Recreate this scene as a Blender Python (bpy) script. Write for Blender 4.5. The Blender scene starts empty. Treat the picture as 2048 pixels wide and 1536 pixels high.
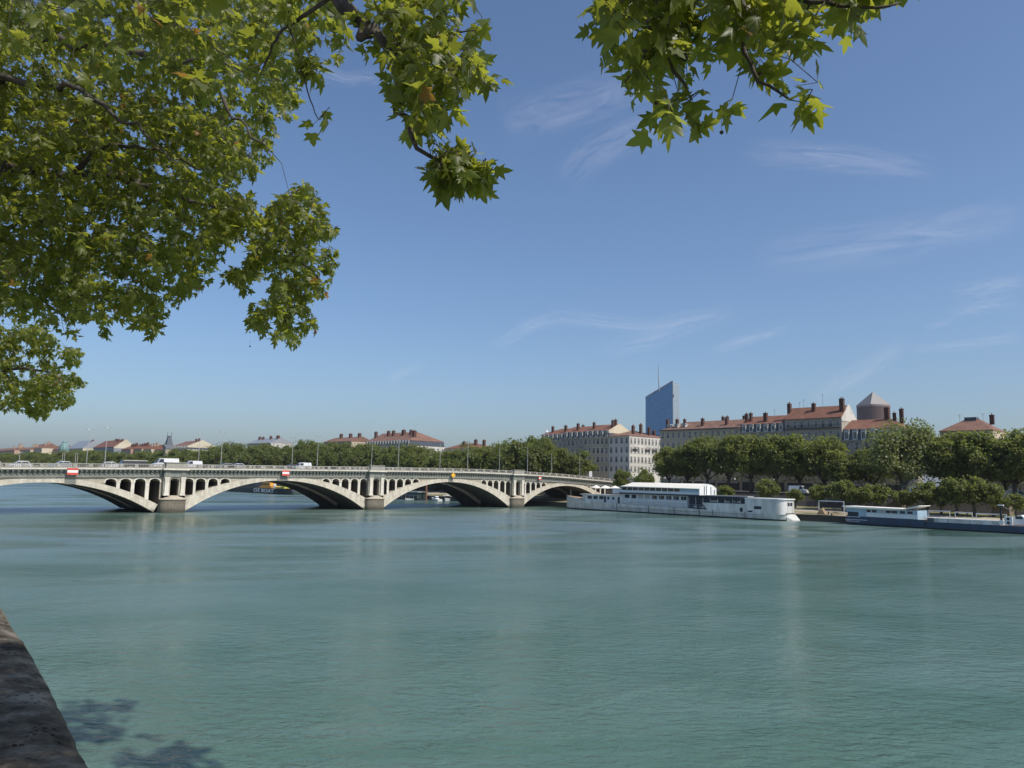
import bpy, math, random
import numpy as np
from mathutils import Vector, Matrix
# ---------------------------------------------------------------- camera
SC = bpy.context.scene
COL = SC.collection
R = math.radians
PHI, PITCH, ROLL, CAM_H, FPX = R(42.6147), R(7.0005), .02, 8.912, 1538.0   # river frame: +y upstream, +x across to the far bank
_fw = Vector((math.sin(PHI)*math.cos(PITCH), math.cos(PHI)*math.cos(PITCH), math.sin(PITCH)))
_r0 = Vector((math.cos(PHI), -math.sin(PHI), 0)); _u0 = _r0.cross(_fw)
_rt = _r0*math.cos(ROLL)+_u0*math.sin(ROLL); _up = _u0*math.cos(ROLL)-_r0*math.sin(ROLL)
CAMP = Vector((0, 0, CAM_H))
cd = bpy.data.cameras.new('camera'); cam = bpy.data.objects.new('camera', cd); COL.objects.link(cam)
cam.matrix_world = Matrix(((_rt.x, _up.x, -_fw.x, 0), (_rt.y, _up.y, -_fw.y, 0), (_rt.z, _up.z, -_fw.z, CAM_H), (0, 0, 0, 1)))
cd.sensor_fit = 'HORIZONTAL'; cd.sensor_width = 36.0; cd.lens = 36.0*FPX/2048.0
cd.clip_start = .1; cd.clip_end = 60000
SC.camera = cam
SC.render.resolution_x = 1024; SC.render.resolution_y = 768
# ---------------------------------------------------------------- light
SUN_EL, SUN_AZ = R(50), R(11)            # azimuth measured from -y towards +x
sd = Vector((math.sin(SUN_AZ)*math.cos(SUN_EL), -math.cos(SUN_AZ)*math.cos(SUN_EL), math.sin(SUN_EL)))
sl = bpy.data.lights.new('sun', 'SUN'); so = bpy.data.objects.new('sun', sl); COL.objects.link(so)
sl.energy = 4.0; sl.angle = R(.55); sl.color = (1.0, .93, .82)
so.rotation_euler = sd.to_track_quat('Z', 'Y').to_euler()
W = bpy.data.worlds.new('World'); SC.world = W; W.use_nodes = True
nt = W.node_tree; nt.nodes.clear()
sky = nt.nodes.new('ShaderNodeTexSky'); sky.sky_type = 'NISHITA'; sky.sun_disc = False
sky.sun_elevation = SUN_EL; sky.sun_rotation = math.atan2(sd.x, sd.y)
sky.altitude = 170; sky.air_density = 1.0; sky.dust_density = 2.2; sky.ozone_density = 6.0
bg = nt.nodes.new('ShaderNodeBackground'); bg.inputs['Strength'].default_value = .130
wo = nt.nodes.new('ShaderNodeOutputWorld')
nt.links.new(sky.outputs[0], bg.inputs[0]); nt.links.new(bg.outputs[0], wo.inputs[0])
SC.view_settings.view_transform = 'Standard'; SC.view_settings.look = 'None'
SC.view_settings.exposure = .10; SC.view_settings.gamma = 1; SC.view_settings.use_curve_mapping = False
SC.render.engine = 'CYCLES'
SC.cycles.max_bounces = 8; SC.cycles.transparent_max_bounces = 12
# ---------------------------------------------------------------- helpers
def pix(px, py, D):
    """point seen at photograph pixel px,py at depth D along the view axis"""
    return CAMP+ray(px, py)*float(D)
def ray(px, py):
    return _rt*((float(px)-1024)/FPX)-_up*((float(py)-768)/FPX)+_fw
def on_z(px, py, z):
    d = ray(px, py); return CAMP+d*((z-CAM_H)/d.z)
def on_x(px, py, x):
    d = ray(px, py); return CAMP+d*(x/d.x)
def on_y(px, py, y):
    d = ray(px, py); return CAMP+d*(y/d.y)

class MB:
    def __init__(s): s.v = []; s.f = []; s.m = []; s.uv = []
    def add(s, vs, fs, mi=0, uv=None):
        o = len(s.v); s.v += [tuple(p) for p in vs]
        for i, f in enumerate(fs):
            s.f.append(tuple(o+k for k in f)); s.m.append(mi); s.uv.append(uv[i] if uv else None)
    def box(s, a, b, mi=0):
        x0, y0, z0 = a; x1, y1, z1 = b
        s.add([(x0,y0,z0),(x1,y0,z0),(x1,y1,z0),(x0,y1,z0),(x0,y0,z1),(x1,y0,z1),(x1,y1,z1),(x0,y1,z1)],
              [(0,3,2,1),(4,5,6,7),(0,1,5,4),(1,2,6,5),(2,3,7,6),(3,0,4,7)], mi)
    def taper(s, c, a, b, z0, z1, mi=0):
        """frustum: half sizes a=(ax,ay) at z0, b at z1"""
        x, y = c; v = []
        for (h, z) in ((a, z0), (b, z1)): v += [(x-h[0],y-h[1],z),(x+h[0],y-h[1],z),(x+h[0],y+h[1],z),(x-h[0],y+h[1],z)]
        s.add(v, [(0,3,2,1),(4,5,6,7),(0,1,5,4),(1,2,6,5),(2,3,7,6),(3,0,4,7)], mi)
    def prism(s, pts, axis, a, b, mi=0):
        """polygon pts (2D) extruded along axis between a and b. axis 0: pts=(y,z); 1: (x,z); 2: (x,y)"""
        n = len(pts)
        def P(p, t): return (t,p[0],p[1]) if axis == 0 else ((p[0],t,p[1]) if axis == 1 else (p[0],p[1],t))
        v = [P(p, a) for p in pts]+[P(p, b) for p in pts]
        area = sum(pts[i][0]*pts[(i+1)%n][1]-pts[(i+1)%n][0]*pts[i][1] for i in range(n))
        fl = (area > 0) ^ (b > a) ^ (axis == 1)
        f = [tuple(range(n)) if not fl else tuple(reversed(range(n)))]
        f.append(tuple(range(2*n-1, n-1, -1)) if not fl else tuple(range(n, 2*n)))
        for i in range(n):
            j = (i+1) % n
            f.append((i, n+i, n+j, j) if not fl else (i, j, n+j, n+i))
        s.add(v, f, mi)
    def tube(s, pts, rad, n=6, mi=0, cap=True):
        pts = [Vector(p) for p in pts]; k = len(pts)
        if not hasattr(rad, '__len__'): rad = [rad]*k
        vs = []; t0 = None
        for i, p in enumerate(pts):
            t = (pts[min(i+1, k-1)]-pts[max(i-1, 0)]).normalized()
            a = t.orthogonal().normalized() if t0 is None else (t0-t*t0.dot(t))
            if a.length < 1e-4: a = t.orthogonal()
            a.normalize(); t0 = a; b = t.cross(a)
            for j in range(n):
                w = 2*math.pi*j/n; vs.append(p+(a*math.cos(w)+b*math.sin(w))*rad[i])
        fs = [(i*n+j, i*n+(j+1) % n, (i+1)*n+(j+1) % n, (i+1)*n+j) for i in range(k-1) for j in range(n)]
        if cap: fs += [tuple(reversed(range(n))), tuple(range((k-1)*n, k*n))]
        s.add(vs, fs, mi)
    def lathe(s, c, prof, n=16, mi=0, ax=2):
        vs = []
        for (r, h) in prof:
            for j in range(n):
                w = 2*math.pi*j/n; a, b = r*math.cos(w), r*math.sin(w)
                vs.append((c[0]+a, c[1]+b, c[2]+h) if ax == 2 else ((c[0]+h, c[1]+a, c[2]+b) if ax == 0 else (c[0]+b, c[1]+h, c[2]+a)))
        k = len(prof)
        fs = [(i*n+j, i*n+(j+1) % n, (i+1)*n+(j+1) % n, (i+1)*n+j) for i in range(k-1) for j in range(n)]
        fs += [tuple(reversed(range(n))), tuple(range((k-1)*n, k*n))]
        s.add(vs, fs, mi)
    def mesh(s, name, mats, smooth=False):
        me = bpy.data.meshes.new(name); me.from_pydata(s.v, [], s.f)
        for m in (mats if isinstance(mats, (list, tuple)) else [mats]): me.materials.append(m)
        me.polygons.foreach_set('material_index', s.m)
        if any(u is not None for u in s.uv):
            l = me.uv_layers.new(name='UVMap'); arr = []
            for f, u in zip(s.f, s.uv): arr += [c for q in (u or [(0, 0)]*len(f)) for c in q]
            l.data.foreach_set('uv', arr)
        if smooth: me.polygons.foreach_set('use_smooth', [True]*len(s.f))
        me.update(); return me
    def build(s, name, mats, parent=None, smooth=False, loc=None):
        o = bpy.data.objects.new(name, s.mesh(name, mats, smooth)); COL.objects.link(o)
        if parent: o.parent = parent
        if loc: o.location = loc
        return o

def tag(o, label=None, cat=None, group=None, kind=None):
    if label: o['label'] = label
    if cat: o['category'] = cat
    if group: o['group'] = group
    if kind: o['kind'] = kind
    return o
def empty(name, loc=(0,0,0), rz=0, label=None, cat=None, group=None):
    o = bpy.data.objects.new(name, None); COL.objects.link(o); o.empty_display_size = .5
    o.location = loc; o.rotation_euler = (0, 0, rz); return tag(o, label, cat, group)
KIDS = {}
def put(name, me, parent, loc=(0,0,0), rz=0, sc=None):
    o = bpy.data.objects.new(name, me); COL.objects.link(o); o.parent = parent; o.location = loc; o.rotation_euler = (0, 0, rz)
    if sc: o.scale = sc
    return o
def copy_tree(o, parent=None):
    c = o.copy(); COL.objects.link(c); c.parent = parent
    for ch in [k for k in bpy.data.objects if k.parent == o]: copy_tree(ch, c)
    return c

# ---------------------------------------------------------------- materials
M = {}
def mat(name, col, rough=.7, metal=0, var=.0, vscale=1.0, bump=0, bscale=8, dark=None, stretch=None, spec=.5, coat=0):
    m = bpy.data.materials.new(name); m.use_nodes = True; t = m.node_tree; b = t.nodes['Principled BSDF']
    b.inputs['Base Color'].default_value = (*col, 1); b.inputs['Roughness'].default_value = rough
    b.inputs['Metallic'].default_value = metal; b.inputs['Specular IOR Level'].default_value = spec
    if coat: b.inputs['Coat Weight'].default_value = coat
    if var or bump:
        tc = t.nodes.new('ShaderNodeTexCoord'); mp = t.nodes.new('ShaderNodeMapping')
        t.links.new(tc.outputs['Object'], mp.inputs[0])
        if stretch: mp.inputs['Scale'].default_value = stretch
        ns = t.nodes.new('ShaderNodeTexNoise'); ns.inputs['Scale'].default_value = vscale; ns.inputs['Detail'].default_value = 8; ns.inputs['Roughness'].default_value = .65
        t.links.new(mp.outputs[0], ns.inputs[0])
        if var:
            cr = t.nodes.new('ShaderNodeValToRGB'); d = dark or tuple(c*(1-var) for c in col); l = tuple(min(1, c*(1+var*.6)) for c in col)
            cr.color_ramp.elements[0].position = .32; cr.color_ramp.elements[1].position = .7
            cr.color_ramp.elements[0].color = (*d, 1); cr.color_ramp.elements[1].color = (*l, 1)
            t.links.new(ns.outputs[0], cr.inputs[0]); t.links.new(cr.outputs[0], b.inputs['Base Color'])
        if bump:
            n2 = t.nodes.new('ShaderNodeTexNoise'); n2.inputs['Scale'].default_value = bscale; n2.inputs['Detail'].default_value = 6
            bp = t.nodes.new('ShaderNodeBump'); bp.inputs['Strength'].default_value = bump; bp.inputs['Distance'].default_value = .05
            t.links.new(mp.outputs[0], n2.inputs[0]); t.links.new(n2.outputs[0], bp.inputs['Height']); t.links.new(bp.outputs[0], b.inputs['Normal'])
    M[name] = m; return m
def N(t, ty, **k):
    n = t.nodes.new(ty)
    for a, v in k.items(): setattr(n, a, v)
    return n
def mathn(t, op, a, b=None, c=None, clamp=False):
    n = t.nodes.new('ShaderNodeMath'); n.operation = op; n.use_clamp = clamp
    for i, q in enumerate((a, b, c)):
        if q is None: continue
        if isinstance(q, (int, float)): n.inputs[i].default_value = q
        else: t.links.new(q, n.inputs[i])
    return n.outputs[0]
def mixc(t, fac, a, b, mode='MIX'):
    n = t.nodes.new('ShaderNodeMix'); n.data_type = 'RGBA'; n.blend_type = mode
    for q, i in ((fac, 0), (a, 6), (b, 7)):
        if isinstance(q, (int, float)): n.inputs[i].default_value = q
        elif isinstance(q, tuple): n.inputs[i].default_value = (*q, 1)
        else: t.links.new(q, n.inputs[i])
    return n.outputs[2]

def ashlar(name, col, bw=.9, bh=.42, stain=.45, axes='xz', uv=False, joint=.55, streak=True, tint=(.22,.19,.14), tide=0):
    """coursed cut stone with joints, block-to-block tone, weather streaks"""
    m = bpy.data.materials.new(name); m.use_nodes = True; t = m.node_tree; b = t.nodes['Principled BSDF']; b.inputs['Roughness'].default_value = .85
    b.inputs['Specular IOR Level'].default_value = .25
    tc = N(t, 'ShaderNodeTexCoord')
    if uv: vec = tc.outputs['UV']
    else:
        sp = N(t, 'ShaderNodeSeparateXYZ'); cb = N(t, 'ShaderNodeCombineXYZ'); t.links.new(tc.outputs['Object'], sp.inputs[0])
        s = mathn(t, 'ADD', sp.outputs[0], sp.outputs[1])
        t.links.new(s, cb.inputs[0]); t.links.new(sp.outputs[2], cb.inputs[1]); vec = cb.outputs[0]
    br = N(t, 'ShaderNodeTexBrick'); br.inputs['Scale'].default_value = 1; br.inputs['Brick Width'].default_value = bw; br.inputs['Row Height'].default_value = bh
    br.inputs['Mortar Size'].default_value = .02; br.inputs['Mortar Smooth'].default_value = .3
    br.inputs['Color1'].default_value = (*col, 1); br.inputs['Color2'].default_value = (*[c*.8 for c in col], 1); br.inputs['Mortar'].default_value = (*[c*joint for c in col], 1)
    t.links.new(vec, br.inputs[0])
    mp = N(t, 'ShaderNodeMapping'); mp.inputs['Scale'].default_value = (1.3, 1.3, .28 if streak else 1.3); t.links.new(tc.outputs['Object'], mp.inputs[0])
    ns = N(t, 'ShaderNodeTexNoise'); ns.inputs['Scale'].default_value = .9; ns.inputs['Detail'].default_value = 9; ns.inputs['Roughness'].default_value = .7
    t.links.new(mp.outputs[0], ns.inputs[0])
    cr = N(t, 'ShaderNodeValToRGB'); cr.color_ramp.elements[0].position = .45; cr.color_ramp.elements[1].position = .72
    cr.color_ramp.elements[0].color = (0, 0, 0, 1); cr.color_ramp.elements[1].color = (stain, stain, stain, 1); t.links.new(ns.outputs[0], cr.inputs[0])
    o = mixc(t, cr.outputs[0], br.outputs[0], tint)
    if tide:                                            # algae and damp along the waterline
        s2 = N(t, 'ShaderNodeSeparateXYZ'); t.links.new(tc.outputs['Object'], s2.inputs[0]); mr = N(t, 'ShaderNodeMapRange'); mr.inputs[1].default_value = tide*1.5; mr.inputs[2].default_value = tide*.4; mr.inputs[4].default_value = .85
        t.links.new(mathn(t, 'ADD', s2.outputs[2], mathn(t, 'MULTIPLY', mathn(t, 'SUBTRACT', ns.outputs[0], .5), 1.4)), mr.inputs[0]); o = mixc(t, mr.outputs[0], o, (.05,.052,.038))
    t.links.new(o, b.inputs['Base Color'])
    bp = N(t, 'ShaderNodeBump'); bp.inputs['Strength'].default_value = .35; bp.inputs['Distance'].default_value = .03
    n2 = N(t, 'ShaderNodeTexNoise'); n2.inputs['Scale'].default_value = 6; n2.inputs['Detail'].default_value = 8; t.links.new(tc.outputs['Object'], n2.inputs[0])
    t.links.new(n2.outputs[0], bp.inputs['Height']); t.links.new(bp.outputs[0], b.inputs['Normal'])
    M[name] = m; return m
ashlar('ring_stone', (.62,.57,.47), .62, .55, .55, uv=True, joint=.62, tide=.7)
ashlar('wall_stone', (.47,.42,.33), 1.0, .45, .5)
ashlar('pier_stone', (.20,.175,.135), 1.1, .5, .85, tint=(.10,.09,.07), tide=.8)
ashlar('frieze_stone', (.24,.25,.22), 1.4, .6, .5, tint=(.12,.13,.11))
ashlar('parapet_stone', (.36,.35,.31), 1.6, 2, .35)
mat('trim_stone', (.64,.60,.51), .8, var=.22, vscale=.7, bump=.2)
mat('shade_dark_stone', (.10,.09,.075), .9, var=.4, vscale=.5)  # shade of soffits, jambs and recesses is darkened into this stone colour
mat('asphalt', (.05,.05,.052), .9, var=.25, vscale=.8, bump=.2, bscale=40)
mat('kerb', (.3,.29,.27), .85, var=.15, vscale=1)
mat('line_paint', (.75,.75,.72), .7)
mat('red_paint', (.58,.07,.045), .5, var=.12, vscale=.5)
mat('white_paint', (.74,.76,.76), .45, var=.10, vscale=.35, stretch=(1,1,3))
mat('yellow_paint', (.78,.42,.03), .5)
mat('dark_metal', (.03,.032,.035), .5, var=.2)
mat('galv', (.5,.5,.48), .45, .5)
mat('rubber', (.02,.02,.02), .8)
mat('glass_dark', (.015,.02,.025), .08, spec=.6)
mat('black_gap', (.012,.012,.012), .9)
# ---------------------------------------------------------------- setting
def bank(y):
    """x of the line of far-bank facades"""
    return float(np.interp(y, [-400, 330, 400, 480, 600, 740, 900, 1100, 2500], [240, 240, 234, 214, 190, 178, 158, 138, 30]))
def grid_strip(mb, ys, offs):
    """rows along y; offs = list of (dx from bank line, z)"""
    n = len(offs); v = []
    for y in ys:
        b = bank(y)
        for (dx, z) in offs: v.append((b+dx, y, z))
    f = [(i*n+j, i*n+j+1, (i+1)*n+j+1, (i+1)*n+j) for i in range(len(ys)-1) for j in range(n-1)]
    mb.add(v, f)
YS = [-400,-200,-50]+list(range(0, 1200, 25))+[1300, 1500, 1800, 2100, 2500]
# water: one sheet to the horizon
wm = bpy.data.materials.new('river_water'); wm.use_nodes = True; t = wm.node_tree; b = t.nodes['Principled BSDF']
b.inputs['Roughness'].default_value = .1; b.inputs['IOR'].default_value = 1.25
tc = N(t, 'ShaderNodeTexCoord')
def wn(scale, st, det=3, rot=R(42.6), dist=0.0, rough=.55):
    vr = N(t, 'ShaderNodeVectorRotate'); vr.rotation_type = 'Z_AXIS'; vr.inputs['Angle'].default_value = rot; t.links.new(tc.outputs['Object'], vr.inputs[0])
    mp = N(t, 'ShaderNodeMapping'); mp.inputs['Scale'].default_value = st; t.links.new(vr.outputs[0], mp.inputs[0])
    n = N(t, 'ShaderNodeTexNoise'); n.inputs['Scale'].default_value = scale; n.inputs['Detail'].default_value = det; n.inputs['Roughness'].default_value = rough; n.inputs['Distortion'].default_value = dist
    t.links.new(mp.outputs[0], n.inputs[0]); return n.outputs[0]
big = wn(.022, (1, .55, 1), 5, R(60), 1.2, .6); mid = wn(.09, (.5, 1, 1), 4, R(35), .8, .6); cur = wn(.035, (.35, 1, 1), 4, R(20), 1.5, .6)
rp = N(t, 'ShaderNodeMapRange'); rp.inputs[1].default_value = .40; rp.inputs[2].default_value = .60; rp.inputs[3].default_value = .30; rp.inputs[4].default_value = 1.5; t.links.new(mathn(t, 'MULTIPLY_ADD', big, .6, mathn(t, 'MULTIPLY', cur, .4)), rp.inputs[0])
rip = wn(2.3, (.52, 1.0, 1), 4, R(42.6), .5, .6); rip2 = wn(.8, (.5, 1.0, 1), 3, R(55), .7); fine = wn(7, (.7, 1, 1), 2, R(36), .3); swell = wn(.16, (1, 1, 1), 2)
h = mathn(t, 'ADD', mathn(t, 'MULTIPLY', rip, mathn(t, 'MULTIPLY', rp.outputs[0], .185)), mathn(t, 'MULTIPLY', rip2, mathn(t, 'MULTIPLY', rp.outputs[0], .18)))
h = mathn(t, 'ADD', h, mathn(t, 'MULTIPLY', fine, .014))
h = mathn(t, 'ADD', h, mathn(t, 'MULTIPLY', swell, .10))
pxyz = N(t, 'ShaderNodeSeparateXYZ'); t.links.new(tc.outputs['Object'], pxyz.inputs[0]); lee = N(t, 'ShaderNodeMapRange'); lee.inputs[1].default_value = 35; lee.inputs[2].default_value = 135; lee.inputs[3].default_value = 1; lee.inputs[4].default_value = .5
t.links.new(mathn(t, 'MULTIPLY_ADD', pxyz.outputs[0], .55, mathn(t, 'MULTIPLY_ADD', mathn(t, 'SUBTRACT', big, .5), 120, pxyz.outputs[1])), lee.inputs[0]); h = mathn(t, 'MULTIPLY', h, lee.outputs[0])      # smoother water in the lee of the bridge
bp = N(t, 'ShaderNodeBump'); bp.inputs['Strength'].default_value = 1; bp.inputs['Distance'].default_value = 1; t.links.new(h, bp.inputs['Height'])
mm = N(t, 'ShaderNodeMapRange'); mm.inputs[1].default_value = .35; mm.inputs[2].default_value = .65; t.links.new(mathn(t, 'MULTIPLY_ADD', mid, .5, mathn(t, 'MULTIPLY', big, .5)), mm.inputs[0])
df = N(t, 'ShaderNodeBsdfDiffuse'); gls = N(t, 'ShaderNodeBsdfGlossy'); gls.inputs['Roughness'].default_value = .24; fr = N(t, 'ShaderNodeFresnel'); fr.inputs[0].default_value = 1.333
t.links.new(mixc(t, mm.outputs[0], (.054,.122,.086), (.120,.196,.176)), df.inputs[0]); wmx = N(t, 'ShaderNodeMixShader')
for q in (df, gls, fr): t.links.new(bp.outputs[0], q.inputs['Normal'])
rg_ = N(t, 'ShaderNodeMapRange'); rg_.inputs[1].default_value = .40; rg_.inputs[2].default_value = .54; rg_.inputs[3].default_value = .10; rg_.inputs[4].default_value = .27; t.links.new(cur, rg_.inputs[0]); t.links.new(mathn(t, 'MULTIPLY', rg_.outputs[0], mathn(t, 'SUBTRACT', 1.35, mathn(t, 'MULTIPLY', lee.outputs[0], .70))), gls.inputs['Roughness'])      # slicks and wind-ruffled lanes
t.links.new(mathn(t, 'MULTIPLY', fr.outputs[0], .92), wmx.inputs[0]); t.links.new(df.outputs[0], wmx.inputs[1]); t.links.new(gls.outputs[0], wmx.inputs[2])   # choppy surface: facets mask each other at grazing angles
t.links.new(wmx.outputs[0], t.nodes['Material Output'].inputs[0]); t.nodes.remove(b)
mb = MB()
xs = [-3000, -600, -100, 0, 30, 60, 100, 150, 200, 260, 400]; ysw = [-1500, -300, -50, 0, 50, 100, 200, 400, 800, 1500, 3500]
v = [(x, y, 0) for y in ysw for x in xs]; n = len(xs)
mb.add(v, [(i*n+j, i*n+j+1, (i+1)*n+j+1, (i+1)*n+j) for i in range(len(ysw)-1) for j in range(n-1)])
tag(mb.build('river_water', wm), kind='structure')

# far bank, low quay, road, city ground
gm = bpy.data.materials.new('quay_ground'); gm.use_nodes = True; t = gm.node_tree; b = t.nodes['Principled BSDF']; b.inputs['Roughness'].default_value = .95
tc = N(t, 'ShaderNodeTexCoord'); ns = N(t, 'ShaderNodeTexNoise'); ns.inputs['Scale'].default_value = .16; ns.inputs['Detail'].default_value = 8; t.links.new(tc.outputs['Object'], ns.inputs[0])
cr = N(t, 'ShaderNodeValToRGB'); cr.color_ramp.elements[0].position = .42; cr.color_ramp.elements[1].position = .56
cr.color_ramp.elements[0].color = (.30,.25,.17,1); cr.color_ramp.elements[1].color = (.14,.15,.055,1); t.links.new(ns.outputs[0], cr.inputs[0]); t.links.new(cr.outputs[0], b.inputs['Base Color'])
mat('path_gravel', (.42,.37,.28), .95, var=.2, vscale=.4)
mat('city_ground', (.16,.15,.13), .95, var=.3, vscale=.05)
ashlar('bank_stone', (.085,.078,.07), 1.2, .5, .5, tint=(.04,.04,.035))
mb = MB(); grid_strip(mb, YS, [(-55.4, 1.46), (-52.5, 1.5)]); tag(mb.build('waterside_path', M['path_gravel']), kind='structure')
mb = MB(); grid_strip(mb, YS, [(-52.5, 1.5), (-46, 2.0)]); tag(mb.build('lower_quay_lawn', gm), kind='structure')
mb = MB(); grid_strip(mb, YS, [(-46, 2.0), (-42, 2.35)]); tag(mb.build('lower_quay_path', M['path_gravel']), kind='structure')
mb = MB(); grid_strip(mb, YS, [(-42, 2.35), (-33.6, 2.9)]); tag(mb.build('upper_lawn', gm), kind='structure')
mb = MB(); grid_strip(mb, YS, [(-56.0, -3), (-56.0, 1.28), (-56.15, 1.3), (-56.15, 1.56), (-55.4, 1.56), (-55.4, 1.40)])
tag(mb.build('embankment_wall', M['bank_stone']), 'low dark stone embankment wall rising straight from the river on the far side', 'wall')
mb = MB(); grid_strip(mb, YS, [(-33.6, 2.6), (-31.6, 6.1), (-31.75, 6.1), (-31.75, 6.35), (-31.2, 6.35), (-31.2, 6.0)])
tag(mb.build('retaining_wall', M['bank_stone']), 'tall dark sloping stone retaining wall holding up the far quay road', 'wall')
mb = MB(); grid_strip(mb, YS, [(-31.2, 6.2), (-27, 6.22), (-26.99, 6.08), (-26.9, 6.08)]); tag(mb.build('riverside_pavement', M['kerb']), kind='structure')
mb = MB(); grid_strip(mb, YS, [(-26.9, 6.1), (-15.6, 6.1)]); tag(mb.build('quay_road', M['asphalt']), kind='structure')
mb = MB()
for dx in (-21.3,): grid_strip(mb, YS, [(dx-.08, 6.104), (dx+.08, 6.104)])
tag(mb.build('road_line', M['line_paint']), kind='structure')
mb = MB(); grid_strip(mb, YS, [(-15.6, 6.05), (-15.59, 6.24), (0.5, 6.26)]); tag(mb.build('city_pavement', M['kerb']), kind='structure')
mb = MB(); grid_strip(mb, YS, [(.5, 6.2), (60, 6.2), (400, 6.2), (1500, 6.2), (9000, 6.2)]); tag(mb.build('city_ground', M['city_ground']), kind='structure')
mb = MB(); mb.box((-9000, 2500, -3), (9030, 9000, 6.2)); tag(mb.build('distant_ground', M['city_ground']), kind='structure')

# near quay: rough stone coping wall under the camera
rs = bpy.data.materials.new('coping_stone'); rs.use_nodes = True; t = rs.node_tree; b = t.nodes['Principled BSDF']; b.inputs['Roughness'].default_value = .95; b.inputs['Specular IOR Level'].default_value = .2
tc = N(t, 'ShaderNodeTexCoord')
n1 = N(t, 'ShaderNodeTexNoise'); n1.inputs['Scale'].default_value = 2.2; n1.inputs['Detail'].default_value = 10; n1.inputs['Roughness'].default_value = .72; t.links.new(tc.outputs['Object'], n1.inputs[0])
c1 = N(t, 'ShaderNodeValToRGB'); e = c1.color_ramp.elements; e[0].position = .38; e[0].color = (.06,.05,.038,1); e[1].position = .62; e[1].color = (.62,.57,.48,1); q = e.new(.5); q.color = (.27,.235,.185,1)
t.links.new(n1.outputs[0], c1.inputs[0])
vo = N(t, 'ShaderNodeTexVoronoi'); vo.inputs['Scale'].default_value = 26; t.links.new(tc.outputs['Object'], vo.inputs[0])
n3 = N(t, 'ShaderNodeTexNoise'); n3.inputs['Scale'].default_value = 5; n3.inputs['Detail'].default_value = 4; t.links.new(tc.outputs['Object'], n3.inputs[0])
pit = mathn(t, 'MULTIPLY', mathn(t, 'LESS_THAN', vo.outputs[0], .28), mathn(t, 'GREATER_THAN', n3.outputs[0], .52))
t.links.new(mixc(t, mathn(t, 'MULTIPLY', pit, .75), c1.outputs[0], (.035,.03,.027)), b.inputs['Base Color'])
n2 = N(t, 'ShaderNodeTexNoise'); n2.inputs['Scale'].default_value = 9; n2.inputs['Detail'].default_value = 12; n2.inputs['Roughness'].default_value = .75; t.links.new(tc.outputs['Object'], n2.inputs[0])
bp = N(t, 'ShaderNodeBump'); bp.inputs['Strength'].default_value = 1; bp.inputs['Distance'].default_value = .2
t.links.new(mathn(t, 'SUBTRACT', n2.outputs[0], mathn(t, 'MULTIPLY', pit, .35)), bp.inputs['Height']); t.links.new(bp.outputs[0], b.inputs['Normal'])
WE = [(-3, 1.02), (1.5, .93), (3.3, .935), (3.75, .96), (4.24, 1.01), (5.1, 1.12), (5.93, 1.19), (8, 1.37), (14, 1.62), (40, 1.9), (130, 2.0)]
def wedge(y): return float(np.interp(y, [p[0] for p in WE], [p[1] for p in WE]))
WT = 7.75
rng = random.Random(5)
def coping(y0, y1, dens):
    mb = MB(); ys = np.arange(y0, y1+1e-6, (y1-y0)/dens); off = [0, .02, .06, .14, .24, .34, .44, .54, .62, .66, .68]; zz = [-.34, -.1, -.03, 0, .012, .015, .012, .005, -.02, -.08, -.34]
    k = len(off); v = []
    for i, y in enumerate(ys):
        e_ = min(1, min(y-y0, y1-y)/.03) if min(y-y0, y1-y) < .03 else 1
        for j, (o, z) in enumerate(zip(off, zz)):
            jit = .004*math.sin(y*3.3+o*5)+.003*math.sin(y*17+o*19)+rng.uniform(-.004, .004)
            v.append((wedge(y)+.09-o+jit*.8, y, WT+z+jit-(1-e_)*.02))
    f = [(i*k+j, (i+1)*k+j, (i+1)*k+j+1, i*k+j+1) for i in range(len(ys)-1) for j in range(k-1)]
    f += [tuple(range(k)), tuple(reversed(range((len(ys)-1)*k, len(ys)*k)))]
    mb.add(v, f); return mb
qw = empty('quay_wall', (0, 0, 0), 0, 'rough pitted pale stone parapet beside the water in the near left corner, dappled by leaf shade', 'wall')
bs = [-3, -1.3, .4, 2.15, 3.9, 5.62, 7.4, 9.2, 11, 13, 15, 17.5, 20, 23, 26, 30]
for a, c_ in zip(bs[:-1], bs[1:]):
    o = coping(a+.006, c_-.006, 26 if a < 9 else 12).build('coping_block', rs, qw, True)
mb = MB(); ys = [-3, 0, 3, 6, 10, 20, 40, 80, 130]
v = []
for y in ys: v += [(wedge(y)+.08, y, -2), (wedge(y)+.08, y, WT-.33), (wedge(y)-.64, y, WT-.33), (wedge(y)-.64, y, 6.0)]
mb.add(v, [(i*4+j, (i+1)*4+j, (i+1)*4+j+1, i*4+j+1) for i in range(len(ys)-1) for j in range(3)])
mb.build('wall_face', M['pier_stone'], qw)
mb = MB(); v = []
for y in ys: v += [(wedge(y)-.64, y, 7.2), (-60, y, 7.2)]
mb.add(v, [(i*2, (i+1)*2, (i+1)*2+1, i*2+1) for i in range(len(ys)-1)]); mb.build('near_pavement', M['kerb']).__setitem__('kind', 'structure')
mb = MB(); mb.box((-9000, -2, -3), (-60, 2500, 7.1)); mb.box((-9000, -1500, -3), (wedge(-3)-.7, -3, 7.1)); mb.box((-60, 210, -3), (2, 2500, 7.1)); mb.box((-60,130,-3),(2,176,7.1)); tag(mb.build('near_bank_ground', M['city_ground']), kind='structure')

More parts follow.
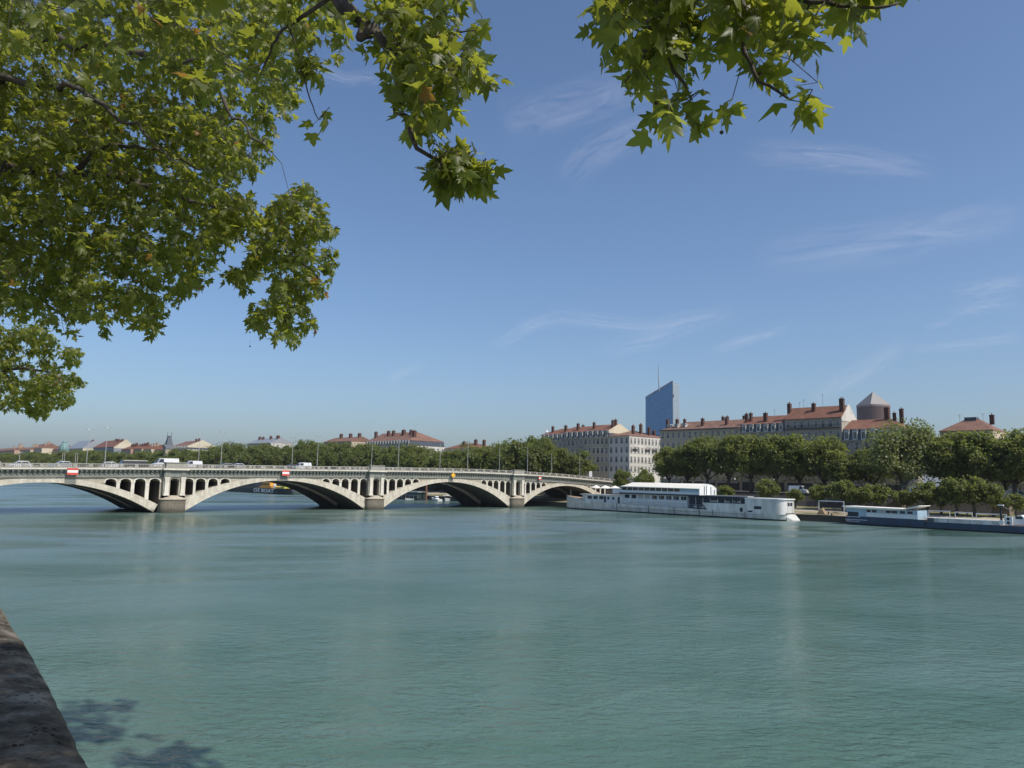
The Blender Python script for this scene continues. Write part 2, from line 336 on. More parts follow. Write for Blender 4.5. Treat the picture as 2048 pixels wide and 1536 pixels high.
# ---------------------------------------------------------------- thin cirrus high above the haze
cm = bpy.data.materials.new('cirrus'); cm.use_nodes = True; t = cm.node_tree; t.nodes.clear()
out = N(t, 'ShaderNodeOutputMaterial'); uvn = N(t, 'ShaderNodeTexCoord'); sp = N(t, 'ShaderNodeSeparateXYZ'); t.links.new(uvn.outputs['UV'], sp.inputs[0])
info = N(t, 'ShaderNodeObjectInfo'); cb = N(t, 'ShaderNodeCombineXYZ')
t.links.new(mathn(t, 'MULTIPLY', sp.outputs[0], 2.2), cb.inputs[0]); t.links.new(mathn(t, 'MULTIPLY', sp.outputs[1], 3.4), cb.inputs[1]); t.links.new(mathn(t, 'MULTIPLY', info.outputs['Random'], 40), cb.inputs[2])
n1 = N(t, 'ShaderNodeTexNoise'); n1.inputs['Scale'].default_value = 1; n1.inputs['Detail'].default_value = 9; n1.inputs['Roughness'].default_value = .66; n1.inputs['Distortion'].default_value = 1.7; t.links.new(cb.outputs[0], n1.inputs[0])
nr = N(t, 'ShaderNodeMapRange'); nr.inputs[1].default_value = .36; nr.inputs[2].default_value = .8; t.links.new(n1.outputs[0], nr.inputs[0])
def bell(s): return mathn(t, 'MULTIPLY', mathn(t, 'MULTIPLY', s, mathn(t, 'SUBTRACT', 1, s)), 4)
e1 = mathn(t, 'POWER', bell(sp.outputs[1]), 1.6); e2 = mathn(t, 'POWER', bell(sp.outputs[0]), .8)
al = mathn(t, 'MULTIPLY', mathn(t, 'MULTIPLY', e1, e2), nr.outputs[0]); al = mathn(t, 'MULTIPLY', al, .22, clamp=True)
dfs = N(t, 'ShaderNodeBsdfDiffuse'); dfs.inputs[0].default_value = (.8,.8,.82,1); trl = N(t, 'ShaderNodeBsdfTranslucent'); trl.inputs[0].default_value = (.85,.85,.87,1)
ms = N(t, 'ShaderNodeMixShader'); ms.inputs[0].default_value = .7; t.links.new(dfs.outputs[0], ms.inputs[1]); t.links.new(trl.outputs[0], ms.inputs[2])
tr = N(t, 'ShaderNodeBsdfTransparent'); m2 = N(t, 'ShaderNodeMixShader'); t.links.new(al, m2.inputs[0]); t.links.new(tr.outputs[0], m2.inputs[1]); t.links.new(ms.outputs[0], m2.inputs[2]); t.links.new(m2.outputs[0], out.inputs[0])
def cirrus(pts, w):
    """pts: photo pixels along the streak, w: half width in pixels; laid on a level sheet 3 km up"""
    mb = MB(); n = 24; P = np.array(pts, float); tt = np.linspace(0, len(P)-1, n); X = np.interp(tt, range(len(P)), P[:, 0]); Y = np.interp(tt, range(len(P)), P[:, 1])
    v = []; rows = 5
    for i in range(n):
        dx = X[min(i+1, n-1)]-X[max(i-1, 0)]; dy = Y[min(i+1, n-1)]-Y[max(i-1, 0)]; l = math.hypot(dx, dy)
        for r_ in range(rows):
            k = (r_/(rows-1)-.5)*2*w; v.append(on_z(X[i]-dy/l*k, Y[i]+dx/l*k, 3000))
    f = []; uv = []
    for i in range(n-1):
        for j in range(rows-1):
            f.append((i*rows+j, i*rows+j+1, (i+1)*rows+j+1, (i+1)*rows+j))
            uv.append([(a/(n-1), c/(rows-1)) for a, c in ((i, j), (i, j+1), (i+1, j+1), (i+1, j))])
    mb.add(v, f, 0, uv); o = mb.build('cloud', cm); o['kind'] = 'structure'; o.visible_shadow = True
for pts, w in (([(1120,365),(1180,310),(1260,265),(1360,240)], 45), ([(1000,250),(1130,215),(1330,150)], 60), ([(1030,660),(1120,632),(1290,652),(1470,620)], 22),
               ([(1190,705),(1300,680),(1380,650),(1480,622)], 26), ([(1420,705),(1490,680),(1590,650)], 16), ([(1620,800),(1720,745),(1815,680)], 26),
               ([(1895,630),(1960,612),(2040,600)], 20), ([(1850,655),(1880,648),(1910,640)], 9), ([(1810,700),(1930,690),(2048,672)], 14),                ([(1480,300),(1680,315),(1880,340)], 40), ([(1500,520),(1800,480),(2060,430)], 60), ([(1900,590),(1980,575),(2060,560)], 25),
               ([(770,770),(800,745),(850,730)], 14), ([(600,130),(690,160),(780,150)], 22), ([(980,700),(1060,650),(1100,640)], 18)):
    cirrus(pts, w)
# ---------------------------------------------------------------- stone arch bridge
Y0, YB = 176.44, 199.6
_cx = [-12, 15, 29, 40, 61, 87, 113, 138, 150, 165, 185, 205, 216, 224]
_cz = [8.4, 8.7, 8.98, 9.2, 9.6, 9.92, 10.27, 10.5, 10.5, 10.28, 9.75, 8.75, 8.2, 7.9]
_xx = np.linspace(-12, 224, 945); _zz = np.interp(_xx, _cx, _cz); _k = np.ones(49)/49; _zs = np.convolve(np.pad(_zz, 24, mode='edge'), _k, 'valid')
def cz(x): return float(np.interp(x, _xx, _zs))
PIERS = [12.8, 61.3, 113.3, 165.0]
# arches: centre, half span at water, crown height
ARCH = [(36.5, 21.0, 6.28), (87.2, 23.2, 7.3), (139.0, 23.1, 7.54), (187.6, 20.2, 6.86)]
def circ(hs, rise): return (hs*hs+rise*rise)/(2*rise)
def zi(a, x):
    c, hs, zc = a; r = circ(hs, zc-.1); d = x-c
    return zc-(r-math.sqrt(max(0, r*r-d*d)))
def ze(a, x):
    c, hs, zc = a; r = circ(hs+.8, 5.5); d = x-c
    return zc+1.0-(r-math.sqrt(max(0, r*r-d*d)))
SPR = [ [48.6, 51.5, 54.4, 57.4],                                     # opening centres, by arch side
        [64.6, 67.3, 70.1, 72.9], [98.85, 101.65, 104.4, 107.15, 109.9],
        [116.2, 118.85, 121.4, 124.05, 126.7], [151.6, 154.1, 156.5, 159.1, 161.5],
        [167.7, 170.0, 172.3, 174.6, 176.95], [198.7, 201.2, 203.6, 206.0, 208.4], [15.6, 18.4, 21.3, 24.2]]
HW = {0: 1.08, 1: 1.05, 2: 1.0, 3: .98, 4: .92, 5: .86, 6: .9, 7: 1.0}
OPEN = sorted((c, HW[i]) for i, s in enumerate(SPR) for c in s)
bridge = empty('stone_bridge', (0, 0, 0), 0, 'long pale stone road bridge with four low arches and small arched openings over the piers', 'bridge')
def samples(a, b, step, extra=()):
    s = set(round(float(q), 4) for q in np.linspace(a, b, max(2, int(math.ceil((b-a)/step))+1)))
    s |= set(round(float(q), 4) for q in extra if a <= q <= b); return sorted(s)
def sweep(mb, xs, ya, yb, zt, zb, mi=0, caps=True):
    """box swept along x following the deck: top cz+zt, bottom cz+zb"""
    v = []
    for x in xs:
        z = cz(x); v += [(x, ya, z+zb), (x, ya, z+zt), (x, yb, z+zt), (x, yb, z+zb)]
    f = []
    for i in range(len(xs)-1):
        a, b = i*4, i*4+4
        f += [(a, b, b+1, a+1), (a+1, b+1, b+2, a+2), (a+2, b+2, b+3, a+3), (a+3, b+3, b, a)]
    if caps: f += [(0, 1, 2, 3), tuple(len(xs)*4-4+k for k in (3, 2, 1, 0))]
    mb.add(v, f, mi)
XD = samples(-12, 222, 3)
mb = MB(); sweep(mb, XD, Y0+.35, YB-.35, -.18, -1.1); mb.build('deck_slab', M['shade_dark_stone'], bridge)
mb = MB(); sweep(mb, XD, Y0+3.3, YB-3.3, -.10, -.17); mb.build('roadway', M['asphalt'], bridge)
mb = MB(); sweep(mb, XD, Y0+.25, Y0+3.3, .05, -.179); sweep(mb, XD, YB-3.3, YB-.25, .05, -.179); mb.build('pavement', M['kerb'], bridge)
mb = MB()
sweep(mb, XD, (Y0+YB)/2-.07, (Y0+YB)/2+.07, -.094, -.0995)
mb.build('centre_line', M['line_paint'], bridge)
# vault rings: near and far rib with a slot between
def uvstrip(mb, A, B, uvA, uvB, mi=0, flip=False):
    n = len(A); f = []; uv = []
    for i in range(n-1):
        q = (i, i+1, n+i+1, n+i); u = [uvA[i], uvA[i+1], uvB[i+1], uvB[i]]
        if flip: q = q[::-1]; u = u[::-1]
        f.append(q); uv.append(u)
    mb.add(list(A)+list(B), f, mi, uv)
for a in ARCH:
    c, hs, zc = a
    ri = MB(); xi = [c+hs*math.sin(w)/math.sin(1.25) for w in np.linspace(-1.25, 1.25, 73)]
    # ring face: intrados and extrados points paired by their own x range
    hx = hs+.8; xe = [c+(x-c)*hx/hs for x in xi]
    Zi = [max(zi(a, x), -.6) for x in xi]; Ze = [ze(a, x) for x in xe]
    arc = [0]
    for i in range(1, len(xi)): arc.append(arc[-1]+math.hypot(xi[i]-xi[i-1], Zi[i]-Zi[i-1]))
    th = [math.hypot(p-q, r_-s_) for p, q, r_, s_ in zip(xi, xe, Zi, Ze)]
    uA = [(q, 0) for q in arc]; uB = [(q, w) for q, w in zip(arc, th)]
    for (ya, yb, s) in ((Y0-.12, Y0+10.2, 1), (YB-9.6, YB+.1, 1)):
        F0 = [(x, ya, z) for x, z in zip(xi, Zi)]; F1 = [(x, ya, z) for x, z in zip(xe, Ze)]
        G0 = [(x, yb, z) for x, z in zip(xi, Zi)]; G1 = [(x, yb, z) for x, z in zip(xe, Ze)]
        uvstrip(ri, F0, F1, uA, uB, 0); uvstrip(ri, G0, G1, uA, uB, 0, True)
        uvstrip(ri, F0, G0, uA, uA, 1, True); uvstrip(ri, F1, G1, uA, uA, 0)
    ri.build('arch_ring', [M['ring_stone'], M['shade_dark_stone']], bridge)
# keystone blocks
for x, w in ((41.0, 1.0), (87.0, 1.35), (138.9, .8)):
    a = min(ARCH, key=lambda q: abs(q[0]-x)); z0 = zi(a, x)-.04; z1 = ze(a, x)+.05
    mb = MB(); mb.box((x-w, Y0-.26, z0), (x+w, Y0-.10, z1)); mb.build('keystone', M['frieze_stone'], bridge)
# spandrel walls with openings
def spand(mb, ya, yb, front):
    ext = []
    for c, w in OPEN: ext += [c-w, c+w]+[c+w*math.cos(q) for q in np.linspace(0, math.pi, 9)[1:-1]]
    for p in PIERS: ext += [p-.95, p+.95]+[p+.95*math.cos(q) for q in np.linspace(0, math.pi, 9)[1:-1]]
    for a in ARCH: ext += [a[0]-a[1]-.8, a[0]+a[1]+.8]
    xs = samples(-12, 222, .7, ext)
    def low(x, e):
        for a in ARCH:
            if abs(x-a[0]) <= a[1]+.8+1e-4: return ze(a, x)-.25
        return -1.5
    def hole(xm):
        if not front: return None
        for c, w in OPEN:
            if abs(xm-c) < w: return (c, w, .66, 2.85)
        for p in PIERS[1:]:
            if abs(xm-p) < .95: return (p, .95, .62, 2.75)
        return None
    prev = None; v = []
    for x0, x1 in zip(xs[:-1], xs[1:]):
        h = hole((x0+x1)/2)
        def zb(x):
            if h:
                c, w, r_, d = h; q = max(0, 1-((x-c)/w)**2); return max(cz(c)-d+r_*math.sqrt(q), low(x, 0))
            return low(x, 0)
        t0, t1 = cz(x0)-1.82, cz(x1)-1.82; b0, b1 = min(zb(x0), t0), min(zb(x1), t1)
        if t0-b0 < .02 and t1-b1 < .02: continue
        mb.add([(x0,ya,b0),(x1,ya,b1),(x1,ya,t1),(x0,ya,t0),(x0,yb,b0),(x1,yb,b1),(x1,yb,t1),(x0,yb,t0)],
               [(0,1,2,3),(5,4,7,6),(0,4,5,1)] if True else [], 0)
    if front:                                     # jambs
        for (c, w) in OPEN+[(p, .95) for p in PIERS[1:]]:
            for s in (-1, 1):
                x = c+s*w; z0 = low(x, 0); z1 = cz(c)-2.8
                if z1 > z0: mb.add([(x,ya,z0),(x,yb,z0),(x,yb,z1),(x,ya,z1)], [(0,1,2,3) if s < 0 else (3,2,1,0)], 1)
mb = MB(); spand(mb, Y0, Y0+8.2, True); mb.build('spandrel_wall', [M['wall_stone'], M['shade_dark_stone']], bridge)
mb = MB(); spand(mb, Y0+8.3, Y0+8.6, False); mb.build('light_stop_wall', M['shade_dark_stone'], bridge)  # added backing that keeps daylight from the far side out of the openings
mb = MB(); spand(mb, YB, YB-.8, False); mb.build('far_spandrel_wall', M['wall_stone'], bridge)
# white archivolts and imposts round the small openings (one per side of an arch)
def archivolt(mb, c, w, zspr, rise, ya, t=.30, yb=None):
    n = 10; A = []; B = []
    for q in np.linspace(0, math.pi, n+1):
        A.append((c+w*math.cos(q), zspr+rise*math.sin(q))); B.append((c+(w+t)*math.cos(q), zspr+(rise+t)*math.sin(q)))
    v = [(x, ya, z) for x, z in A]+[(x, ya, z) for x, z in B]+[(x, ya+.3, z) for x, z in A]+[(x, ya+.3, z) for x, z in B]; m = n+1
    f = []
    for i in range(n): f += [(i, i+1, m+i+1, m+i)[::-1], (i, i+1, 2*m+i+1, 2*m+i), (m+i, 3*m+i, 3*m+i+1, m+i+1)[::-1]]
    mb.add(v, f)
for s in SPR:
    mb = MB(); w = HW[SPR.index(s)]; s = sorted(s)
    for i, c in enumerate(s):
        if abs(c) > 300: continue
        z = cz(c)-2.85; archivolt(mb, c, w-.01, z, .66, Y0-.10, t=.27)
    for i in range(len(s)+1):
        x = (s[i-1]+s[i])/2 if 0 < i < len(s) else (s[0]-w-.18 if i == 0 else s[-1]+w+.18)
        hw = (s[min(i, len(s)-1)]-s[i-1])/2-w+.07 if 0 < i < len(s) else .2
        z = cz(x)-2.85; low_ = max([ze(a, x) for a in ARCH if abs(x-a[0]) < a[1]+.8]+[0])
        if z-.1 < low_: continue
        mb.box((x-hw, Y0-.16, z-.16), (x+hw, Y0+.2, z+.03))
        if 0 < i < len(s) and z-.3 > low_: mb.box((x-hw+.10, Y0-.09, low_-.3), (x+hw-.10, Y0+.1, z-.16))
    mb.build('opening_surround', M['trim_stone'], bridge)
# entablature
XB = samples(-12, 221, 2.5)
mb = MB(); sweep(mb, XB, Y0-.12, Y0+.4, -.32, -1.42); sweep(mb, XB, Y0-.22, Y0+.4, -1.424, -1.84); sweep(mb, XB, Y0-.34, Y0+.4, -1.78, -1.86); mb.build('frieze', M['frieze_stone'], bridge)
mb = MB()
for x in np.arange(-11.5, 220.5, .92):
    if any(abs(x-p) < 2.6 for p in PIERS): continue
    z = cz(x); mb.prism([(Y0-.122, z-1.34), (Y0-.30, z-1.34), (Y0-.42, z-.95), (Y0-.72, z-.62), (Y0-.74, z-.44), (Y0-.122, z-.44)], 0, x-.2, x+.2)
mo = mb.build('modillion_row', M['frieze_stone'], bridge); mo['kind'] = 'stuff'
mb = MB(); sweep(mb, XB, Y0-.95, Y0+.45, 0, -.2); sweep(mb, XB, Y0-.80, Y0+.45, -.2, -.335); mb.build('cornice', M['trim_stone'], bridge)
mb = MB(); sweep(mb, XB, YB-.4, YB+.9, 0, -1.8); mb.build('far_cornice', M['frieze_stone'], bridge)
# balustrades, one per stretch between pedestals
def balustrade(x0, x1, y, fine=True):
    mb = MB(); n = max(1, int(round((x1-x0)/2.95))); p = (x1-x0)/n
    xs = samples(x0, x1, 3); sweep(mb, xs, y-.16, y+.16, .20, 0); sweep(mb, xs, y-.19, y+.19, .98, .82)
    for i in range(n+1):
        x = x0+i*p; z = cz(x); mb.box((x-.36, y-.2, z+.19), (x+.36, y+.2, z+.83)); mb.box((x-.2, y-.225, z+.28), (x+.2, y-.199, z+.74))
        if i < n:
            m = 7
            for j in range(m):
                xb = x+.36+(p-.72)*(j+.5)/m; zb = cz(xb)+.2
                mb.lathe((xb, y, zb), [(.075, 0), (.07, .05), (.04, .09), (.085, .25), (.06, .42), (.038, .54), (.07, .58), (.07, .63)], 6 if fine else 4)
    return mb.build('balustrade', M['parapet_stone'], bridge)
edges = [-11]+[q for p in PIERS for q in (p-2.2, p+2.2)]+[218]
for i in range(0, len(edges), 2):
    balustrade(edges[i], edges[i+1], Y0-.55); 
    if i < 10: balustrade(edges[i], edges[i+1], YB+.5, False)
# piers
for k, p in enumerate(PIERS):
    z = cz(p)
    pr = empty('pier', (p, Y0, 0)); pr.parent = bridge
    mb = MB(); n = 14; w = 2.75
    nose = [(w*math.cos(q), -.5-1.6*math.sin(q)) for q in np.linspace(0, math.pi, n+1)]
    mb.prism([(x, y) for x, y in nose]+[(-w, 10.4), (w, 10.4)], 2, -2, 2.75)
    mb.prism([(x*1.06, y*1.05) for x, y in nose]+[(-w*1.06, 1), (w*1.06, 1)], 2, 2.72, 2.9)
    mb.prism([(-w, YB-Y0-9.8), (w, YB-Y0-9.8), (w, YB-Y0+1), (0, YB-Y0+3.4), (-w, YB-Y0+1)], 2, -2, 2.8)
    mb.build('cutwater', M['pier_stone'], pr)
    mb = MB()                                     # sloping half cone cap
    base = [(x*1.06, y*1.05) for x, y in nose]; top = [(x*.62, max(y*.5, -1.25)) for x, y in nose]; m = len(base)
    mb.add([(x, y, 2.9) for x, y in base]+[(x, y, 3.62) for x, y in top], [(i, m+i, m+i+1, i+1) for i in range(m-1)]+[tuple(range(m, 2*m))]); mb.build('cutwater_cap', M['wall_stone'], pr)
    mb = MB()
    for s in (-1, 1): mb.box((s*1.65-.72, -.9, 2.9), (s*1.65+.72, .1, z-1.85))
    mb.box((-2.37, -.9, 2.9), (2.37, .1, 3.72)); nn = 8
    for i in range(nn):
        a0, a1 = math.pi*i/nn, math.pi*(i+1)/nn; x0, x1 = .93*math.cos(a1), .93*math.cos(a0)
        zz0, zz1 = z-2.75+.62*math.sin(a1), z-2.75+.62*math.sin(a0)
        mb.prism([(x0, zz0), (x1, zz1), (x1, z-1.85), (x0, z-1.85)], 1, -.9, .1)
    mb.build('pier_bay', M['wall_stone'], pr)
    mb = MB(); archivolt(mb, 0, .93, z-2.75, .62, -.98, t=.28); mb.build('niche_surround', M['frieze_stone'], pr)
    for s in (-1, 1):
        mb = MB(); x = s*1.72
        mb.taper((x, -1.05), (.46, .22), (.40, .2), 4.15, z-2.55); mb.box((x-.62, -1.35, 3.72), (x+.62, -.8, 3.95)); mb.box((x-.54, -1.3, 3.95), (x+.54, -.8, 4.17))
        mb.box((x-.5, -1.28, z-2.65), (x+.5, -.85, z-2.5)); mb.taper((x, -1.05), (.43, .2), (.5, .25), z-2.5, z-2.12); mb.box((x-.58, -1.34, z-2.12), (x+.58, -.85, z-1.87))
        mb.build('pilaster', M['trim_stone'], pr)
    mb = MB(); mb.box((-2.35, -1.12, z-1.87), (2.35, -.1, z-.32)); 
    for s in (-1, 1): mb.box((s*1.72-.5, -1.22, z-1.8), (s*1.72+.5, -1.1, z-.5))
    mb.box((-2.45, -1.25, z-.62), (2.45, -.1, z-.32)); mb.build('pier_frieze', M['frieze_stone'], pr)
    mb = MB(); mb.box((-2.8, -1.75, z-.325), (2.8, -.5, z+.012)); mb.build('pier_cornice', M['trim_stone'], pr)
    mb = MB(); mb.box((-2.15, -1.3, z+.01), (2.15, .3, z+1.2)); mb.box((-2.28, -1.42, z+1.2), (2.28, .42, z+1.36)); mb.box((-1.7, -1.33, z+.25), (1.7, -1.28, z+1.0)); mb.build('pedestal', M['parapet_stone'], pr)
# corbelled end block at the left
z = cz(26.5); mb = MB(); mb.box((24.6, Y0-1.75, z-.3), (28.6, Y0-.5, z+.02)); mb.box((24.9, Y0-1.3, z+.01), (28.6, Y0+.1, z+1.3)); mb.box((24.9, Y0-1.2, z-1.9), (28.4, Y0-.1, z-.3)); mb.taper((27.6, Y0-.7), (.25, .3), (.8, .55), z-3.6, z-1.9)
mb.build('corbelled_block', M['parapet_stone'], bridge)
# end of the bridge on the far quay
mb = MB(); mb.box((208.5, Y0+.2, 1), (222, YB-.2, 6.3)); mb.build('abutment', M['wall_stone'], bridge)

# ---------------------------------------------------------------- boards hung on the bridge
def board(px, py, w, h, kind, label):
    c = on_y(px, py, Y0-.98); r_ = empty('navigation_sign', c, 0, label, 'sign', 'navigation boards hung on the bridge')
    mb = MB()
    if kind == 'bar':
        mb.box((-w/2, -.06, -h/2), (w/2, 0, h/2)); mb.build('board', M['red_paint'], r_)
        mb = MB(); mb.box((-w/2+.02, -.064, -h*.17), (w/2-.02, -.0605, h*.2)); mb.build('white_bar', M['white_paint'], r_)
    else:
        mb.prism([(-w/2, 0), (0, -h/2), (w/2, 0), (0, h/2)], 1, -.06, 0); mb.build('board', M['yellow_paint'], r_)
    mb = MB()
    mb.tube([(0, .02, h*.1), (0, .25, h*.1), (0, .5, h*.1)], .05, 5)
    mb.build('bracket', M['dark_metal'], r_)
board(145.5, 943, 2.0, 1.35, 'bar', 'largest red board with a white bar, hung on the bridge nearest the left edge')
board(571.5, 946, 1.85, 1.3, 'bar', 'red board with a white bar hung over the middle of the second arch')
board(1080, 956.5, 1.15, 1.15, 'bar', 'smallest red board with a white bar, hung on the bridge right of the last pier')
board(906.5, 950.5, 1.6, 1.6, 'dia', 'yellow diamond board hung on the bridge over the third arch')

# ---------------------------------------------------------------- bridge lamps
def lamp(x, y, h, label, group='tall slender lamps along the bridge'):
    z = cz(x)+.05; r_ = empty('street_lamp', (x, y, z), 0, label, 'street lamp', group)
    mb = MB(); mb.lathe((0, 0, 0), [(.14, 0), (.14, .5), (.08, .55), (.065, h*.5), (.04, h)], 8); mb.build('pole', M['galv'], r_)
    mb = MB(); mb.tube([(-.55, 0, h+.02), (0, 0, h+.06), (.55, 0, h+.02)], .02, 5); mb.build('cross_arm', M['galv'], r_)
    for s in (-1, 1):
        mb = MB(); mb.taper((s*.45, 0), (.22, .09), (.18, .06), h-.03, h+.05); mb.build('lamp_head', M['dark_metal'], r_)
    return r_
names = ['nearest the left edge of the photo', 'right of the first white vans', 'above the second arch right of the white van', 'just right of the middle pier', 'above the right half of the third arch', 'just right of the third pier', 'above the last arch by the far end']
far_n = ['left of its near-side partner at the left edge', 'rising behind the small white van', 'rising behind the grey car beside the large van', 'rising behind the middle pier block', 'rising behind the third arch crown', 'rising behind the third pier', 'at the far end behind the white road panel']
for k in range(7):
    x = 47.4+24.65*k
    lamp(x, Y0+1.0, 8.5, 'near side lamp on the bridge, '+names[k])
    lamp(x-.2, Y0+14.2, 8.5, 'far side lamp on the bridge, '+far_n[k])
lamp(29.5, Y0+18, 3.2, 'short lamp post behind the first white car at the left', 'short lamp posts on the far pavement of the bridge')
lamp(35, Y0+18, 3.2, 'short lamp post with a pale head right of the first white car', 'short lamp posts on the far pavement of the bridge')
# slim flag poles beyond the bridge
for i, (px, pt) in enumerate(((124, 906), (128, 906), (150, 907), (154, 907))):
    YM = Y0+21; c = on_y(px, 926, YM); h = on_y(px, pt, YM).z-cz(c.x)+1; mb = MB(); mb.lathe((0, 0, 0), [(.07, 0), (.04, h-1.0)], 6)
    pl = mb.build('mast', M['galv'], None, False, (c.x, YM, cz(c.x))); mb2 = MB(); mb2.lathe((0, 0, h-1.0), [(.12, 0), (.12, .12)], 6); mb2.build('mast_cap', M['galv'], pl)
    tag(pl, ['thin pale mast, first from the left of four on the far side of the bridge', 'thin pale mast, second from the left of four on the far side of the bridge', 'thin pale mast, third from the left of four on the far side of the bridge', 'thin pale mast, right-hand one of four on the far side of the bridge'][i], 'mast', 'four thin masts on the far side of the bridge')

# ---------------------------------------------------------------- vehicles
mat('car_white', (.60,.61,.61), .25, coat=.6); mat('car_grey', (.22,.23,.25), .25, .3, coat=.6); mat('car_silver', (.5,.51,.52), .25, .5, coat=.6); mat('car_dark', (.05,.055,.065), .25, coat=.6)
mat('head_lens', (.7,.7,.68), .1); mat('tail_lens', (.35,.02,.02), .2); mat('roof_cream', (.55,.53,.46), .6)
PROTO = {}
def vehicle(kind, color, loc, rz, label, cat='car', group='vehicles crossing the bridge'):
    """local x = forward"""
    spec = {'car': dict(L=4.2, W=1.78, prof=[(-2.1,.35),(-2.12,.75),(-2.0,.98),(-1.6,1.02),(.85,1.02),(1.75,.88),(2.08,.68),(2.1,.35)], cab=[(-1.85,1.0),(-1.45,1.46),(.1,1.5),(.95,1.0)]),
            'van': dict(L=4.5, W=1.9, prof=[(-2.25,.4),(-2.28,1.1),(-2.22,1.15),(1.2,1.15),(2.0,.98),(2.25,.72),(2.27,.4)], cab=[(-2.26,1.14),(-2.16,1.92),(.35,1.95),(.75,1.75),(1.3,1.14)]),
            'big': dict(L=5.6, W=2.0, prof=[(-2.8,.42),(-2.82,1.3),(-2.8,1.35),(1.9,1.35),(2.6,1.12),(2.8,.8),(2.8,.42)], cab=[(-2.8,1.34),(-2.72,2.35),(1.0,2.38),(1.35,2.2),(2.0,1.34)])}[kind]
    r_ = empty('delivery_van' if kind != 'car' else 'passenger_car', loc, rz, label, cat, group); hw = spec['W']/2
    mb = MB(); mb.prism(spec['prof'], 1, -hw, hw); c = spec['cab']; n = len(c); m = 2*n
    v = [(x, -hw+(.02 if z < 1.36 else .2), z) for x, z in c]+[(x, hw-(.02 if z < 1.36 else .2), z) for x, z in c]
    v = [(x, (-1 if i < n else 1)*(hw-.02-.22*(z-c[0][1])/(1.0)), z) for i, (x, z) in enumerate(c+c)]
    mb.add(v, [tuple(range(n)), tuple(reversed(range(n, m)))]+[(i, n+i, n+(i+1) % n, (i+1) % n) for i in range(n)])
    b_ = mb.build('body', M[color], r_)
    def yz(z, s): return s*(hw-.02-.22*(z-c[0][1])+.012)
    z0 = c[0][1]+.06; z1 = c[1][1]-.12
    def lin(p, q, z): return p[0]+(q[0]-p[0])*(z-p[1])/(q[1]-p[1])
    for s in (-1, 1):
        mb = MB(); fx0, fx1 = lin(c[-2], c[-1], z0)-.12, lin(c[-2], c[-1], min(z1, c[-2][1]))-.12
        spans = [(-1.35, -.35), (-.27, None)] if kind == 'car' else [(.0 if kind == 'van' else .55, None)]
        for a, b in spans:
            bl, bh = (b, b) if b is not None else (fx0, fx1); al, ah = (a, a) if a > -1.3 else (lin(c[0], c[1], z0)+.15, lin(c[0], c[1], z1)+.12)
            mb.add([(al, yz(z0, s), z0), (bl, yz(z0, s), z0), (bh, yz(z1, s), z1), (ah, yz(z1, s), z1)], [(0,1,2,3) if s < 0 else (3,2,1,0)])
        mb.build('side_window', M['glass_dark'], r_)
    mb = MB(); p, q = c[-1], c[-2]; d = .012
    za, zb = p[1]+.05, (q[1] if kind != 'car' else q[1])-.06
    mb.add([(lin(q, p, za)+d, -abs(yz(za, 1))+.12, za+d), (lin(q, p, za)+d, abs(yz(za, 1))-.12, za+d), (lin(q, p, zb)+d, abs(yz(zb, 1))-.12, zb+d), (lin(q, p, zb)+d, -abs(yz(zb, 1))+.12, zb+d)], [(0,1,2,3)]); mb.build('windscreen', M['glass_dark'], r_)
    if kind == 'car':
        mb = MB(); p, q = c[0], c[1]; mb.add([(lin(q, p, z)-d, s*(abs(yz(z, 1))-.12), z) for z, s in ((z0, 1), (z0, -1), (z1, -1), (z1, 1))], [(0,1,2,3)]); mb.build('rear_window', M['glass_dark'], r_)
    for fx in (-spec['L']*.32, spec['L']*.31):
        for s in (-1, 1):
            mb = MB(); mb.lathe((fx, s*(hw-.09)-.1, .33), [(.24, 0), (.33, .02), (.33, .18), (.24, .2)], 14, 0, 1); wh = mb.build('wheel', M['rubber'], r_)
            mb = MB(); mb.lathe((fx, s*(hw-.09)-.108, .33), [(.2, 0), (.2, .216)], 10, 0, 1); mb.build('rim', M['galv'], wh)
    for s in (-1, 1):
        mb = MB(); mb.box((spec['L']/2-.12, s*(hw-.3)-.16, .68), (spec['L']/2+.012, s*(hw-.3)+.16, .82)); mb.build('headlight', M['head_lens'], r_)
        mb = MB(); mb.box((-spec['L']/2-.03, s*(hw-.16)-.1, .75), (-spec['L']/2+.1, s*(hw-.16)+.1, 1.0)); mb.build('tail_light', M['tail_lens'], r_)
    return r_
def on_bridge(px, kind, color, left, label, y=Y0+5.2, cat='car'):
    p = on_y(px, 930, y); x = p.x; sl_ = math.atan2(cz(x+2)-cz(x-2), 4)
    o = vehicle(kind, color, (x, y, cz(x)-.09), math.pi if left else 0, label, cat)
    o.rotation_euler = (0, sl_ if left else -sl_, math.pi if left else 0); return o
on_bridge(38, 'car', 'car_white', True, 'white hatchback on the bridge nearest the left edge')
on_bridge(121, 'car', 'car_silver', True, 'long pale car on the bridge above the big red and white board')
on_bridge(224, 'car', 'car_white', False, 'white car with dark roof glass right beside the second lamp pole', Y0+8)
on_bridge(330, 'big', 'car_white', True, 'large white van half hidden behind the first pier block', cat='van')
on_bridge(383, 'van', 'car_white', True, 'small white windowless van just right of the first pier block', Y0+8, cat='van')
on_bridge(449, 'car', 'car_grey', True, 'grey car with white roof rails, left one of two close together')
on_bridge(472, 'car', 'car_silver', True, 'silver grey car, right one of two close together')
on_bridge(581, 'car', 'car_dark', True, 'dark low car right in front of the long white van', Y0+8)
on_bridge(604, 'van', 'car_white', True, 'long white van above the second arch beside two lamp poles', cat='van')
